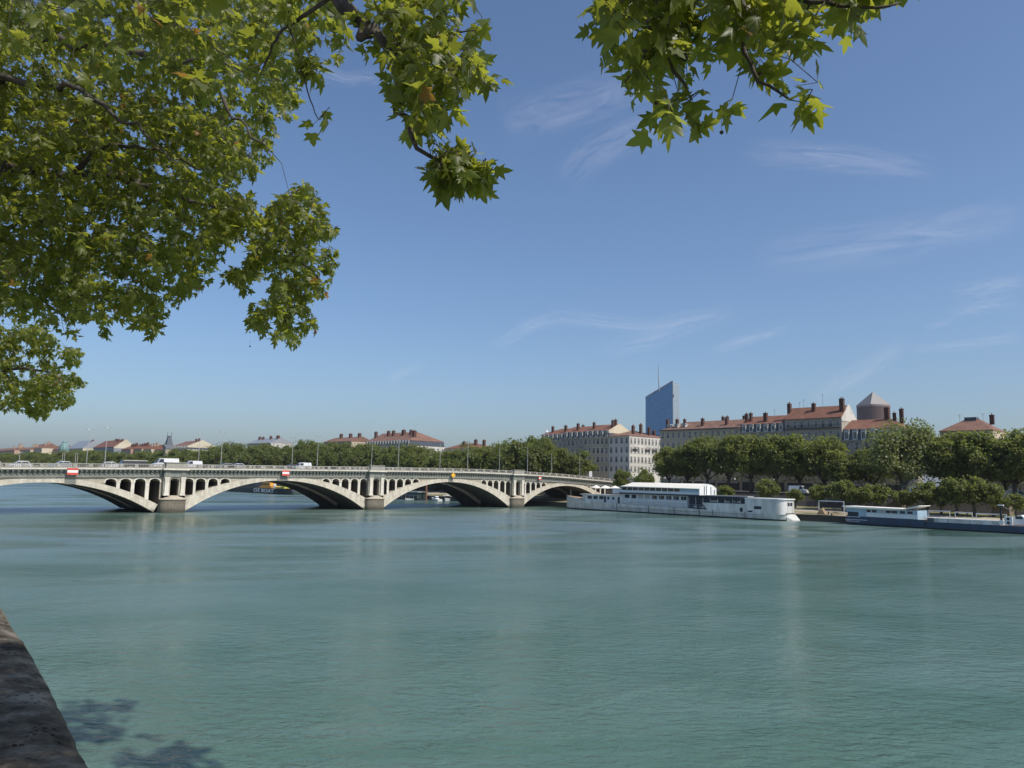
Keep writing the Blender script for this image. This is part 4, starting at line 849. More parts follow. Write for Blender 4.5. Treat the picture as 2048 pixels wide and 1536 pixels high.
def hull(mb, us, hb, sheer, cx, keel=.6, flare=.0, z0=-.5, zw=.28, mi=(0, 1), tr=0):
    """us along length (local y), hb half breadth fn, sheer fn; local x centre cx"""
    rows = []
    for u in us:
        h = hb(u); s = sheer(u); rows.append([(cx-h*keel, z0), (cx-h*(1-flare), zw), (cx-h*(1-flare*.3), (zw+s)/2), (cx-h, s), (cx+h, s), (cx+h*(1-flare*.3), (zw+s)/2), (cx+h*(1-flare), zw), (cx+h*keel, z0)])
    n = 8; v = [(x, u, z) for u, r_ in zip(us, rows) for x, z in r_]
    for i in range(len(us)-1):
        for j in range(7):
            mb.add([v[i*n+j], v[i*n+j+1], v[(i+1)*n+j+1], v[(i+1)*n+j]], [(0, 1, 2, 3)], mi[1] if j in (0, 6) else (2 if j == 3 and len(mi) > 2 else mi[0]))
    mb.add(v[:n], [tuple(range(n))], mi[0]); mb.add(v[-n:], [tuple(reversed(range(n)))], mi[0])
def wbox(parent, name, x, y0, y1, z0, z1, m='window_pane', fr='cabin_white', out=.03):
    """window on a west face (x), optional frame"""
    mb = MB(); mb.box((x-out, y0, z0), (x, y1, z1), 0)
    if fr:
        for a in ((x-out-.03, y0-.07, z0-.07, x, y1+.07, z0), (x-out-.03, y0-.07, z1, x, y1+.07, z1+.07), (x-out-.03, y0-.07, z0, x, y0, z1), (x-out-.03, y1, z0, x, y1+.07, z1)): mb.box(a[:3], a[3:], 1)
    return mb.build(name, [M[m], M[fr or m]], parent)
ship = empty('restaurant_ship', (175.6, 91, 0), 0, 'long white moored ship with cream arched canopy over its upper saloon, bow under the bridge', 'ship')
def hbs(u): return float(np.interp(u, [2.4, 2.9, 3.7, 5.2, 7.5, 56, 64, 70, 74, 76.4, 77.2], [1.4, 2.2, 2.9, 3.5, 3.7, 3.7, 3.35, 2.5, 1.6, .7, .12]))
def shs(u): return float(np.interp(u, [2.4, 12, 25, 45, 58, 66, 69, 72, 77.2], [1.6, 1.65, 1.85, 2.2, 2.4, 2.65, 3.05, 3.5, 3.95]))
mb = MB(); hull(mb, [2.4, 2.9, 3.7, 5.2, 7.5, 15, 25, 35, 45, 56, 60, 64, 67, 70, 72, 74, 75.4, 76.4, 77.2], hbs, shs, 3.7, flare=.10, mi=(0, 1, 2))
mb.add([(2.4, 2.45, 1.5), (6.0, 2.45, 1.5), (6.3, 1.4, .22), (2.6, 1.4, .22), (2.6, 1.4, -.2), (6.3, 1.4, -.2), (1.8, 2.5, -.2), (1.9, 2.5, .9)], [(0, 3, 2, 1), (3, 4, 5, 2), (0, 7, 3), (7, 6, 4, 3)], 0)
mb.build('hull', [M['hull_white'], M['boot_green'], M['wood_deck']], ship)
mb = MB()
for y in [v for v in (12.6, 22, 26, 34, 42.5, 54)]: mb.box((-.1, y-.05, .1), (.05, y+.05, shs(y)+.1))
mb.box((-.06, 7.6, 1.18), (.0, 56, 1.24)); mb.build('rubbing_strake', M['slate'], ship)
def rbox(mb, x0, x1, y0, y1, z0, z1, r=1.9, mi=0):    # box with rounded south end
    pts = [(x0, y1)]+[(x0+r-r*math.cos(a), y0+r-r*math.sin(a)) for a in np.linspace(0, math.pi/2, 8)]+[(x1-r+r*math.sin(a), y0+r-r*math.cos(a)) for a in np.linspace(0, math.pi/2, 8)]+[(x1, y1)]
    mb.prism(pts, 2, z0, z1, mi)
mb = MB(); rbox(mb, .1, 7.3, 2.6, 12.7, 1.5, 5.05); mb.build('stern_house', M['hull_white'], ship)
mb = MB(); rbox(mb, 0, 7.4, 2.3, 12.75, 5.05, 5.28); mb.build('stern_house_roof', M['white_paint'], ship)
wbox(ship, 'window', .1, 8.2, 10.2, 2.55, 3.3, 'navy', None); wbox(ship, 'window', .1, 10.6, 11.9, 1.75, 2.15, 'navy', None); wbox(ship, 'window', -.005, 13.2, 14.1, 1.7, 2.8, 'navy', 'white_paint')
for x in (2.6, 3.9): mb = MB(); mb.box((x, 2.55, 3.55), (x+.95, 2.605, 4.35)); mb.build('stern_window', M['navy'], ship)
mb = MB(); mb.box((1.6, 2.4, 1.62), (5.5, 2.62, 1.8)); mb.build('stern_fender', M['rubber'], ship)
for xa in (-.02, 7.28): mb = MB(); mb.prism([(12.72, 1.6), (23.6, 1.8), (25.2, 3.62), (12.72, 3.72)], 0, xa, xa+.14); mb.build('bulwark', M['hull_white'], ship)
mb = MB(); mb.box((.5, 12.8, 1.7), (6.9, 30, 4.9)); mb.build('lounge_shade_block', M['navy'], ship)  # solid dark block standing in for the shade under the open canopy
mb = MB(); mb.prism([(12.74, 4.98), (14.5, 5.3), (27.5, 5.5), (29.5, 5.3), (29.5, 4.9), (12.74, 4.8)], 0, .05, 7.3); mb.build('black_canopy', M['hull_black'], ship)
for y in np.arange(14, 30, 2.2): mb = MB(); mb.tube([(.2, y, 1.8), (.2, y, 4.85)], .045, 5); mb.build('canopy_post', M['cabin_white'], ship)
for i, (y, z, w) in enumerate(((14.2, 3.95, .9), (15.6, 3.95, .5), (17.2, 3.9, 1.6), (20.5, 3.9, 2.2), (24.6, 2.2, 1.2), (27, 2.3, 1.0))): mb = MB(); mb.box((.40, y, z), (.499, y+w, z+.35)); mb.build('furniture', M['curtain'], ship)
mb = MB(); mb.box((2, 13, 5.4), (5, 26, 5.6)); mb.build('roof_duct', M['galv'], ship)
# main saloon
mb = MB(); mb.box((.75, 26, 1.9), (6.7, 52.6, 5.2)); mb.build('saloon_wall', M['cabin_white'], ship)
for i in range(9):
    y = 30.5+i*2.42; wbox(ship, 'saloon_window', .75, y, y+1.75, 4.0, 5.0, 'window_pane' if i not in (5, 6) else 'curtain')
for y in (28.6,): wbox(ship, 'saloon_window', .75, y, y+1.2, 4.0, 5.0)
mb = MB(); mb.box((-.0, 26, 5.2), (7.4, 53, 5.55)); mb.build('upper_deck_edge', M['navy'], ship)
mb = MB(); mb.box((.1, 26, 5.555), (.22, 52.6, 6.25)); mb.box((7.1, 26, 5.555), (7.22, 52.6, 6.25)); mb.build('upper_parapet', M['cabin_white'], ship)
mb = MB(); mb.box((.3, 32, 5.56), (7.0, 52.2, 7.2)); mb.build('upper_glazing', M['window_pane'], ship)
mb = MB()
for y in np.arange(32.2, 52.8, 2.02): mb.box((.14, y-.06, 6.2), (.30, y+.06, 7.3))
mb.build('mullion', M['white_paint'], ship)
mb = MB(); mb.box((.12, 26.1, 5.56), (7.2, 32, 7.3)); mb.build('upper_cabin', M['cabin_blue'], ship)
mb = MB(); A = [(x, 7.3+1.2*math.sin(math.pi*min(1, max(0, (x+.3)/8.0)))**.75) for x in np.linspace(-.3, 7.7, 11)]
n = len(A); v = []
for y, k_ in ((25.6, 1), (50.5, 1), (53.4, .0)): v += [(x if k_ else 3.7+(x-3.7)*.93, y, 7.3+(z-7.3)*k_) for x, z in A]
mb.add(v, [(i*n+j, i*n+j+1, (i+1)*n+j+1, (i+1)*n+j) for i in range(2) for j in range(n-1)]); mb.box((-.34, 25.6, 7.12), (-.26, 53.2, 7.34)); mb.box((7.66, 25.6, 7.12), (7.74, 53.2, 7.34)); mb.build('canopy_roof', M['canvas_cream'], ship, True)
mb = MB(); mb.prism([(x, z-.02) for x, z in A]+[(7.7, 5.5), (-.3, 5.5)], 1, 25.7, 25.95); gb = mb.build('canopy_gable', M['white_paint'], ship)
for x, hgt in ((1.9, 2.2), (2.9, 2.3), (5.0, 2.0), (6.7, 1.2)):
    mb = MB(); mb.box((x-.14, 25.62, 5.7), (x+.14, 25.698, 5.7+hgt)); mb.build('dark_strip', M['slate'], gb)
mb = MB(); mb.box((.8, 52.8, 5.2), (5.5, 56.2, 6.7)); mb.build('wheelhouse', M['cabin_white'], ship)
# forward cabin
mb = MB(); mb.prism([(.55, 52), (.55, 66.5), (1.6, 68.8), (5.8, 68.8), (6.85, 66.5), (6.85, 52)], 2, 1.9, 4.45); mb.build('forward_cabin', M['cabin_white'], ship)
mb = MB(); mb.prism([(.2, 52), (.2, 67), (1.4, 69.6), (6.0, 69.6), (7.2, 67), (7.2, 52)], 2, 4.45, 4.7); mb.build('forward_roof', M['hull_white'], ship)
for y in (59.4, 61.7, 64.0): wbox(ship, 'cabin_window', .55, y, y+1.7, 3.3, 4.2)
for y in (55.7, 57.6): mb = MB(); mb.lathe((.5, y, 3.7), [(.45, 0), (.45, .06)], 14, 0, 0); mb.build('porthole', M['navy'], ship)
for y in (58.5, 53.3): mb = MB(); mb.box((.51, y, 2.2), (.56, y+.75, 4.2)); mb.build('cabin_door', M['navy'], ship)
for i in range(9): mb = MB(); y = 50+i*2.2+(i % 3)*.3; mb.lathe((-.02+max(0, 3.7-hbs(y)-.0), y, 1.72+.02*i), [(.13, 0), (.13, .05)], 8, 0, 0); mb.build('porthole', M['navy'], ship)
mb = MB()
for y in np.arange(24, 66, 1.9): mb.tube([(.1+3.7-hbs(y), y, shs(y)), (.1+3.7-hbs(y), y, shs(y)+1.1)], .03, 4)
for h_ in (.55, 1.1): mb.tube([(.1+3.7-hbs(y), y, shs(y)+h_) for y in np.arange(24, 66, 1.9)], .025, 4)
mb.build('deck_rail', M['cabin_blue'], ship)
mb = MB(); mb.box((-.02, 30, 3.35), (.15, 50, 3.5)); mb.build('walkway_rail', M['white_paint'], ship)
mb = MB()
for y in np.arange(31, 51, 2.5): mb.tube([(.06, y, 2.0), (.06, y, 5.2)], .05, 5)
mb.build('deck_post', M['cabin_blue'], ship)
mb = MB(); mb.prism([(50.2, 2.4), (50.6, 2.4), (53.6, 4.6), (53.2, 4.6)], 0, .3, .5); mb.build('stair', M['white_paint'], ship)
mb = MB(); mb.lathe((3.7, 75.6, 3.7), [(.06, 0), (.03, 2.0)], 6); mb.build('bow_mast', M['galv'], ship)
for i, (u, r_) in enumerate(((57.8, 1.7), (61.5, 1.9), (65.2, 1.6))):
    pz = empty('parasol', (179.4, 91+u, 4.7), 0, ['cream parasol on the ship cabin roof, nearest the cream canopy', 'widest cream parasol on the ship cabin roof, middle of three', 'cream parasol on the ship cabin roof, closest to the bow'][i], 'parasol', 'parasols on the ship roof deck')
    mb = MB(); mb.lathe((0, 0, 0), [(.05, 0), (.04, 2.5)], 6); mb.build('pole', M['galv'], pz)
    mb = MB(); mb.lathe((0, 0, 1.95), [(r_, -.18), (r_, 0), (.05, .75)], 8); mb.build('canopy', M['canvas_cream'], pz)

barge = empty('blue_barge', (178, 22, 0), 0, 'long dark blue barge with light blue cabin and white roof, moored at the right edge', 'barge')
def hbb(u): return float(np.interp(u, [0, 54, 56.5, 57.6], [2.9, 2.9, 2.5, 1.9]))
def shb(u): return float(np.interp(u, [0, 20, 40.2, 40.3, 54, 57.6], [1.75, 1.55, 1.45, 1.85, 1.95, 2.1]))
mb = MB(); hull(mb, [0, 10, 20, 30, 40.2, 40.35, 48, 54, 56.5, 57.6], hbb, shb, 2.9, .9, .02, mi=(0, 1, 2)); mb.build('hull', [M['hull_blue'], M['hull_black'], M['wood_deck']], barge)
mb = MB(); mb.box((-.05, 40.1, -.1), (.0, 40.5, 1.5)); mb.build('hull_joint', M['navy'], barge)
mb = MB(); mb.box((.02, 41.8, 1.85), (5.7, 54.4, 3.72)); mb.box((.05, 54.4, 2.9), (5.7, 57.2, 3.72)); mb.build('cabin_wall', M['cabin_blue'], barge)
mb = MB(); mb.prism([(57.9, 4.0), (57.0, 3.75), (46, 3.72), (44.4, 3.78), (41.3, 4.72), (41.3, 4.85), (44.5, 4.05), (57.9, 4.15)], 0, -.6, 6.3); mb.build('cabin_roof', M['canvas_cream'], barge)
for y, w in ((51.6, 1.0), (50.3, 1.1), (48.9, .7), (47.3, 1.1), (45.9, 1.3), (44.3, 1.1), (42.7, 1.2)): wbox(barge, 'window', .02, y, y+w, 2.95, 3.55, 'window_pane' if y != 48.9 else 'curtain', 'cabin_white')
mb = MB(); mb.box((-.02, 41.9, 1.95), (.015, 52.6, 2.8)); mb.build('side_panel', M['cabin_white'], barge)
mb = MB(); mb.box((.3, 54.4, 2.0), (5.5, 57.0, 2.9)); mb.build('stern_recess', M['navy'], barge)
for z_, a, b_ in ((1.75, 54.0, 57.2), (1.1, 52.5, 57.5), (.75, 54.2, 57.3)): mb = MB(); mb.box((-.04, a, z_), (.02, b_, z_+.1)); mb.build('stern_bar', M['cabin_white'], barge)
mb = MB(); mb.box((.3, 26.6, 1.5), (5.4, 40.0, 2.2)); mb.box((.15, 26.5, 2.2), (5.6, 40.6, 2.38)); mb.build('hatch_cover', M['hull_white'], barge)
mb = MB()
for y in np.arange(27.5, 40, 2.1): mb.box((.22, y, 1.5), (.3, y+.12, 2.2))
mb.build('hatch_rib', M['cabin_blue'], barge)
mb = MB(); mb.box((.1, 38.6, 1.5), (.7, 39.9, 2.35)); mb.build('deck_locker', M['slate'], barge)
ac = MB(); ac.box((.3, 24.2, 1.65), (1.2, 25.6, 3.3)); acn = ac.build('cooling_unit', M['cabin_white'], barge)
for z_ in (2.1, 2.85): mb = MB(); mb.lathe((.24, 24.9, z_), [(.28, 0), (.28, .07)], 12, 0, 0); mb.build('fan', M['rubber'], acn)
mb = MB(); mb.lathe((.2, 26.2, 2.1), [(.3, 0), (.48, .02), (.48, .2), (.3, .22)], 14, 0, 0); mb.build('cable_reel', M['cabin_white'], barge)
mb = MB(); mb.prism([(21.6, 1.7), (24.1, 1.7), (24.1, 3.3), (22.9, 3.7), (21.6, 2.6)], 0, 1.0, 4.5); mb.box((.6, 14, 1.65), (5, 21.5, 2.5)); mb.build('aft_cabin', M['cabin_white'], barge)
mb = MB(); mb.box((.95, 22.6, 2.9), (1.0, 23.8, 3.4)); mb.build('window', M['window_pane'], barge)
mb = MB(); mb.tube([(1.6, 26.4, 1.6), (1.5, 26.5, 4.2), (1.4, 26.2, 5.4)], [.22, .2, .14], 7); mb.tube([(1.4, 26.2, 5.3), (1.8, 24.6, 4.4)], .12, 6); mb.build('crane_arm', M['hull_black'], barge)
mb = MB(); mb.box((1.2, 25.9, 5.4), (1.8, 26.9, 5.6)); mb.build('crane_light', M['white_paint'], barge)

# black hulled boat moored above the bridge, with its lettering
bb = empty('black_boat', (155.5, 312, 0), 0, 'black hulled boat with big white lettering, seen through the second arch', 'boat')
def hk(u): return float(np.interp(u, [0, 2, 8, 60, 70], [.5, 1.8, 3.2, 3.2, 1.2]))
def sk(u): return float(np.interp(u, [0, 10, 60, 70], [2.7, 2.4, 2.3, 2.9]))
mb = MB(); hull(mb, [0, 2, 5, 8, 20, 40, 60, 70], hk, sk, 3.2, .8, .05, mi=(0, 1, 2)); mb.build('hull', [M['hull_black'], M['hull_black'], M['wood_deck']], bb)
mb = MB(); mb.box((1, 32, 2.3), (5.5, 62, 4.6)); mb.build('deckhouse', M['navy'], bb)
mb = MB(); mb.box((.8, 15, 2.4), (5, 27, 3.4)); mb.box((1.4, 18, 3.4), (4.5, 26.5, 4.9)); mb.build('yellow_cabin', M['ochre'], bb)
for i in range(5): mb = MB(); mb.box((1.3, 18.6+i*1.6, 3.7), (1.398, 19.6+i*1.6, 4.5)); mb.build('window', M['window_pane'], bb)
mb = MB(); mb.box((.7, 2.5, 2.5), (5, 11.5, 3.1)); mb.box((1.5, 3.5, 3.1), (4, 7.5, 3.6)); mb.build('yellow_tarpaulin', M['lime_paint'], bb)
mb = MB()
for y in (12.4, 13.4, 14.2): mb.tube([(1.5, y, 2.4), (1.5, y, 4.4)], .18, 6)
mb.build('white_bollard', M['letter_white'], bb)
tcu = bpy.data.curves.new('lettering', 'FONT'); tcu.body = 'OZ BOAT'; tcu.size = 2.15; tcu.extrude = .02; tcu.offset = .035; tcu.space_character = 1.02; tmp = bpy.data.objects.new('tmp_text', tcu); COL.objects.link(tmp)
bpy.context.view_layer.update(); me = bpy.data.meshes.new_from_object(tmp.evaluated_get(bpy.context.evaluated_depsgraph_get())); bpy.data.objects.remove(tmp)
me.materials.clear(); me.materials.append(M['letter_white']); xs_ = [v.co.x for v in me.vertices]; wtx = max(xs_)-min(xs_)
lt = put('lettering', me, bb, (-.1, 31.5, .55)); lt.rotation_euler = (math.pi/2, 0, -math.pi/2); lt.scale = (20.5/wtx, 1, 1)
# cables and branches by its bow
mb = MB(); rg = random.Random(3)
for i in range(14):
    a = Vector((157+rg.random()*3, 310-rg.random()*3, 2.6-rg.random())); b_ = Vector((165+rg.random()*10, 288+rg.random()*8, rg.random()*1.2)); m_ = (a+b_)/2-Vector((0, 0, .8+rg.random())); mb.tube([a, m_, b_], .09, 4)
tag(mb.build('mooring_rope', M['galv']), 'tangle of pale mooring ropes off the bow of the black boat', 'ropes')
# pontoon, pile and small craft seen through the third arch
pt = empty('floating_pontoon', (174, 238, 0), 0, 'dark floating pontoon with railing and pale roof strip, seen through the third arch', 'pontoon')
mb = MB(); mb.box((0, 2, -.3), (5, 34, .6)); mb.build('deck', M['hull_black'], pt); mb = MB(); mb.box((1, 4, .6), (4.6, 32, 2.9)); mb.build('cabin', M['boot_green'], pt); mb = MB(); mb.box((.6, 3.4, 2.9), (5, 32.5, 3.15)); mb.build('roof', M['galv'], pt)
mb = MB()
for y in np.arange(3, 34, 2.6): mb.tube([(.1, y, .6), (.1, y, 1.8)], .05, 4)
mb.tube([(.1, 2.6, 1.8), (.1, 33.6, 1.8)], .05, 4); mb.build('railing', M['galv'], pt)
for i in range(8): mb = MB(); mb.box((.93, 6+i*3.2, 1.2), (.998, 7.6+i*3.2, 2.3)); mb.build('window', M['window_pane'], pt)
c = on_z(852, 1000.5, 0); mb = MB(); mb.lathe((0, 0, -1), [(.38, 0), (.38, 7.3), (.1, 7.6)], 10); o = mb.build('mooring_pile', M['rust'], None, False, (c.x, c.y, 0)); tag(o, 'thick dark mooring pile standing in the water under the third arch', 'pile')
def small_boat(px, py, L, hm, cm_, label, rz, cab=True, name='motor_boat', grp='small boats behind the third arch'):
    c = on_z(px, py, 0); r_ = empty(name, (c.x, c.y, 0), rz, label, 'boat', grp); W_ = L*.3
    def hbf(u): return float(np.interp(u/L, [0, .3, .65, .9, 1], [W_*.46, W_*.5, W_*.45, W_*.2, .04]))
    def shf(u): return float(np.interp(u/L, [0, .6, 1], [.75, .85, 1.25]))*L/7
    mb = MB(); hull(mb, [L*q for q in (0, .15, .3, .5, .65, .8, .9, .96, 1)], hbf, shf, 0, .5, .15, z0=-.3, zw=.1, mi=(0, 0, 0)); mb.build('hull', [M[hm]], r_)
    if cab:
        mb = MB(); mb.taper((0, L*.48), (W_*.34, L*.17), (W_*.28, L*.11), .75*L/7, 1.75*L/7); mb.build('cabin', M[cm_], r_)
        mb = MB(); mb.taper((0, L*.49), (W_*.335, L*.16), (W_*.30, L*.135), 1.1*L/7, 1.5*L/7); mb.v = [(x*1.03, (y-L*.49)*1.03+L*.49, z) for x, y, z in mb.v]; mb.build('window', M['window_pane'], r_)
    return r_
small_boat(864, 1000, 12, 'hull_black', 'ochre', 'orange and yellow cabined boat right of the mooring pile', .3)
small_boat(896, 1001.5, 8.5, 'hull_white', 'hull_white', 'white motor boat nearest the third pier', -.6)
small_boat(880, 1002.5, 7, 'hull_white', 'cabin_white', 'small white motor boat between the orange boat and the larger white one', -.2)
small_boat(908, 1000.5, 7.5, 'cabin_white', 'canvas_cream', 'pale motor boat hidden half behind the pier, farthest right of the moored group', .5)
small_boat(832, 1000, 4.2, 'hull_white', 'hull_white', 'tiny white dinghy at the foot of the dark pontoon', 1.2, False, 'dinghy')
small_boat(1128, 1010.5, 5, 'hull_white', 'hull_white', 'low pale dinghy in the shade beside the ship bow', 2.0, False, 'dinghy', None)
# ---------------------------------------------------------------- foliage
from mathutils import noise as mnoise
def leaf_mat(name, base, alt, trans, tw=.45, ns=.12, rough=.45, warm=None):
    m = bpy.data.materials.new(name); m.use_nodes = True; t = m.node_tree; t.nodes.clear(); out = N(t, 'ShaderNodeOutputMaterial')
    at = N(t, 'ShaderNodeAttribute'); at.attribute_name = 'leafvar'; oi = N(t, 'ShaderNodeObjectInfo')
    v = mathn(t, 'ADD', mathn(t, 'MULTIPLY', at.outputs['Fac'], .8), mathn(t, 'MULTIPLY', oi.outputs['Random'], .2))
    c = mixc(t, v, base, alt); tcx = mixc(t, v, trans, tuple(min(1, q*1.25) for q in trans))
    if warm:
        w = mathn(t, 'GREATER_THAN', at.outputs['Fac'], .99); c = mixc(t, w, c, warm); tcx = mixc(t, w, tcx, tuple(q*1.6 for q in warm))
    p = N(t, 'ShaderNodeBsdfPrincipled'); t.links.new(c, p.inputs['Base Color']); p.inputs['Roughness'].default_value = rough; p.inputs['Specular IOR Level'].default_value = .5
    tl = N(t, 'ShaderNodeBsdfTranslucent'); t.links.new(tcx, tl.inputs[0]); mx = N(t, 'ShaderNodeMixShader'); mx.inputs[0].default_value = tw
    t.links.new(p.outputs[0], mx.inputs[1]); t.links.new(tl.outputs[0], mx.inputs[2]); t.links.new(mx.outputs[0], out.inputs[0]); M[name] = m; return m
leaf_mat('leaf_near', (.032,.052,.010), (.135,.150,.028), (.40,.435,.045), .48, warm=(.26,.15,.03))
leaf_mat('leaf_far', (.085,.115,.034), (.175,.195,.06), (.30,.34,.055), .42, rough=.6)
leaf_mat('leaf_light', (.10,.13,.05), (.18,.20,.08), (.30,.34,.08), .4, rough=.5)
leaf_mat('leaf_dark', (.07,.095,.028), (.135,.152,.044), (.24,.28,.04), .38, rough=.6)
mat('bark', (.13,.11,.085), .9, var=.45, vscale=3, bump=.4, dark=(.05,.042,.035)); mat('bark_near', (.085,.07,.055), .9, var=.5, vscale=6, bump=.5, dark=(.03,.026,.022)); mat('bark_pale', (.33,.31,.26), .8, var=.4, vscale=1.5, dark=(.13,.12,.09)); mat('seed_ball', (.07,.05,.03), .95)
OUT = [(0,.05),(.22,-.05),(.54,.08),(.36,.24),(.64,.55),(.40,.52),(.24,.50),(.19,.74),(0,1.02),(-.19,.74),(-.24,.50),(-.40,.52),(-.64,.55),(-.36,.24),(-.54,.08),(-.22,-.05)]
LV = np.array([(x, y, -.16*abs(x)-.20*max(0, y)**2) for x, y in OUT]+[(0, .36, .03)]); LF = np.array([(i, (i+1) % 16, 16) for i in range(16)])
QV = np.array([(-.5, 0, 0), (.5, .0, -.05), (.42, 1, .06), (-.38, .9, -.04)]); QF = np.array([(0, 1, 2), (0, 2, 3)])
def leaves(name, P, A, Nn, S, var, m, tmpl=0, parent=None):
    """one mesh of leaves: positions, axis (base to tip), normal, size, tone"""
    T, F = (LV, LF) if tmpl == 0 else (QV, QF); n = len(P)
    A = A/np.linalg.norm(A, axis=1, keepdims=True); X = np.cross(A, Nn); X /= np.linalg.norm(X, axis=1, keepdims=True)+1e-9; Z = np.cross(X, A)
    g = np.random.default_rng(n); sx = g.uniform(.62, 1.12, n)[:, None, None] if tmpl == 0 else 1.0; sz = g.uniform(-.4, 3.2, n)[:, None, None] if tmpl == 0 else 1.0; sk = g.normal(0, .12, n)[:, None, None] if tmpl == 0 else 0.0
    V = P[:, None, :]+S[:, None, None]*((T[None, :, 0:1]*sx+sk*T[None, :, 1:2]**2)*X[:, None, :]+T[None, :, 1:2]*A[:, None, :]+T[None, :, 2:3]*sz*Z[:, None, :])
    k = len(T); Fa = (F[None]+(np.arange(n)*k)[:, None, None]).reshape(-1, 3); me = bpy.data.meshes.new(name)
    me.vertices.add(n*k); me.vertices.foreach_set('co', V.reshape(-1).astype(np.float32)); nf = len(Fa)
    me.loops.add(nf*3); me.loops.foreach_set('vertex_index', Fa.reshape(-1).astype(np.int32)); me.polygons.add(nf)
    me.polygons.foreach_set('loop_start', (np.arange(nf)*3).astype(np.int32)); me.polygons.foreach_set('loop_total', np.full(nf, 3, np.int32))
    at = me.attributes.new('leafvar', 'FLOAT', 'POINT'); at.data.foreach_set('value', np.repeat(var, k).astype(np.float32))
    me.materials.append(m); me.update(); me.validate()
    if parent is False: return me
    o = bpy.data.objects.new(name, me); COL.objects.link(o)
    if parent: o.parent = parent
    return o

# ---- whole trees on the far bank
def tree_meshes(seed, H, Rr, leafm, barkm, dens=1.0, base=.28, ls=.5, flat=1.0):
    g = np.random.default_rng(seed); cz_ = H*(base+(1-base)*.52); hz = H*(1-base)*.5
    ncl = int(46*dens); C = []; 
    while len(C) < ncl:
        p = g.normal(size=3); p /= np.linalg.norm(p); r_ = g.uniform(.35, 1)**.6; q = p*r_
        if q[2] < -.85: continue
        wob = 1+.2*math.sin(3*math.atan2(q[1], q[0])+seed)+.14*math.sin(5*q[2]+seed*2)
        C.append((q[0]*Rr*.82*wob, q[1]*Rr*.82*wob, cz_+q[2]*hz*.88*(1 if q[2] > 0 else flat), Rr*g.uniform(.17, .31)))
    Ps = []; As = []; Ns = []; Ss = []; Vs = []
    for (x, y, z, r_) in C:
        n = int(150*(r_/(.24*Rr))**2); d = g.normal(size=(n, 3)); d /= np.linalg.norm(d, axis=1, keepdims=True); rad = r_*g.uniform(.55, 1.12, n)**.7
        d[:, 2] *= .8; P = np.array((x, y, z))+d*rad[:, None]; ax = d*.5+g.normal(size=(n, 3))*.7+np.array((0, 0, -.3)); nn = d*.7+np.array((0, 0, .75))+g.normal(size=(n, 3))*.38
        Ps.append(P); As.append(ax); Ns.append(nn); Ss.append(g.uniform(.6, 1.25, n)*ls); Vs.append(np.clip(g.normal(.45, .22, n)+g.normal(0, .14), 0, 1))
    n = int(260*dens); d = g.normal(size=(n, 3)); d /= np.linalg.norm(d, axis=1, keepdims=True)
    Ps.append(np.array((0, 0, cz_))+d*np.array((Rr, Rr, hz))*g.uniform(.9, 1.07, n)[:, None]); As.append(d+g.normal(size=(n, 3))*.3); Ns.append(g.normal(size=(n, 3))+np.array((0, 0, .6))); Ss.append(g.uniform(.6, 1.2, n)*ls); Vs.append(g.uniform(.2, .9, n))
    cm_ = leaves('crown', np.concatenate(Ps), np.concatenate(As), np.concatenate(Ns), np.concatenate(Ss), np.concatenate(Vs), leafm, 1, False)
    mb = MB(); h0 = H*(base+.06); tr_ = Rr*.055+.1; mb.tube([(0, 0, -.3), (.05, 0, h0*.5), (-.05, .1, h0)], [tr_*1.35, tr_, tr_*.85], 8)
    for i in range(7):
        a = 2*math.pi*i/7+g.uniform(-.3, .3); l = Rr*g.uniform(.5, .8); zz = h0+(H-h0)*g.uniform(.3, .75); s = Vector((0, .1, h0*g.uniform(.82, 1)))
        e_ = Vector((l*math.cos(a), l*math.sin(a), zz)); md = s.lerp(e_, .5)+Vector((0, 0, -.06*H*(1 if i % 2 else -.3))); mb.tube([s, md, e_], [tr_*.55, tr_*.35, tr_*.1], 6)
        for j in range(2):
            q = md.lerp(e_, .4*j+.2); e2 = q+Vector((g.uniform(-1, 1), g.uniform(-1, 1), g.uniform(.2, 1)))*Rr*.3; mb.tube([q, e2], [tr_*.22, tr_*.06], 5)
    return cm_, mb.mesh('trunk', M[barkm], True)
def plant(name, meshes, loc, sx, sz, rz, label, group=None, cat='tree'):
    r_ = empty(name, loc, rz, label, cat, group); a = put('crown', meshes[0], r_); b_ = put('trunk', meshes[1], r_); a.scale = b_.scale = (sx, sx, sz); return r_
PT = [tree_meshes(11+i, 17, 6.6, M['leaf_far'], 'bark', 1.25, .17, .46, .85) for i in range(5)]; BIG = tree_meshes(40, 21, 10.6, M['leaf_light'], 'bark_pale', 2.0, .10, .5, .8)
ST = [tree_meshes(50+i, 7, 3.3, M['leaf_far'], 'bark', .8, .24, .32) for i in range(3)]; LOW = [tree_meshes(60+i, 17, 7.5, M['leaf_dark'], 'bark', .9, .12, .75) for i in range(2)]
def top_px(px):
    return float(np.interp(px, [-40, 0, 60, 130, 165, 200, 250, 310, 340, 370, 400, 425, 450, 480, 520, 560, 600, 660, 720, 750, 820, 870, 912, 925, 960, 1000, 1050, 1100, 1125, 1150, 1190],
                           [909, 908, 905, 902, 899, 904, 903, 903, 896, 893, 895, 891, 884, 886, 888, 884, 881, 882, 883, 884, 888, 898, 901, 889, 889, 879, 869, 872, 896, 896, 908]))
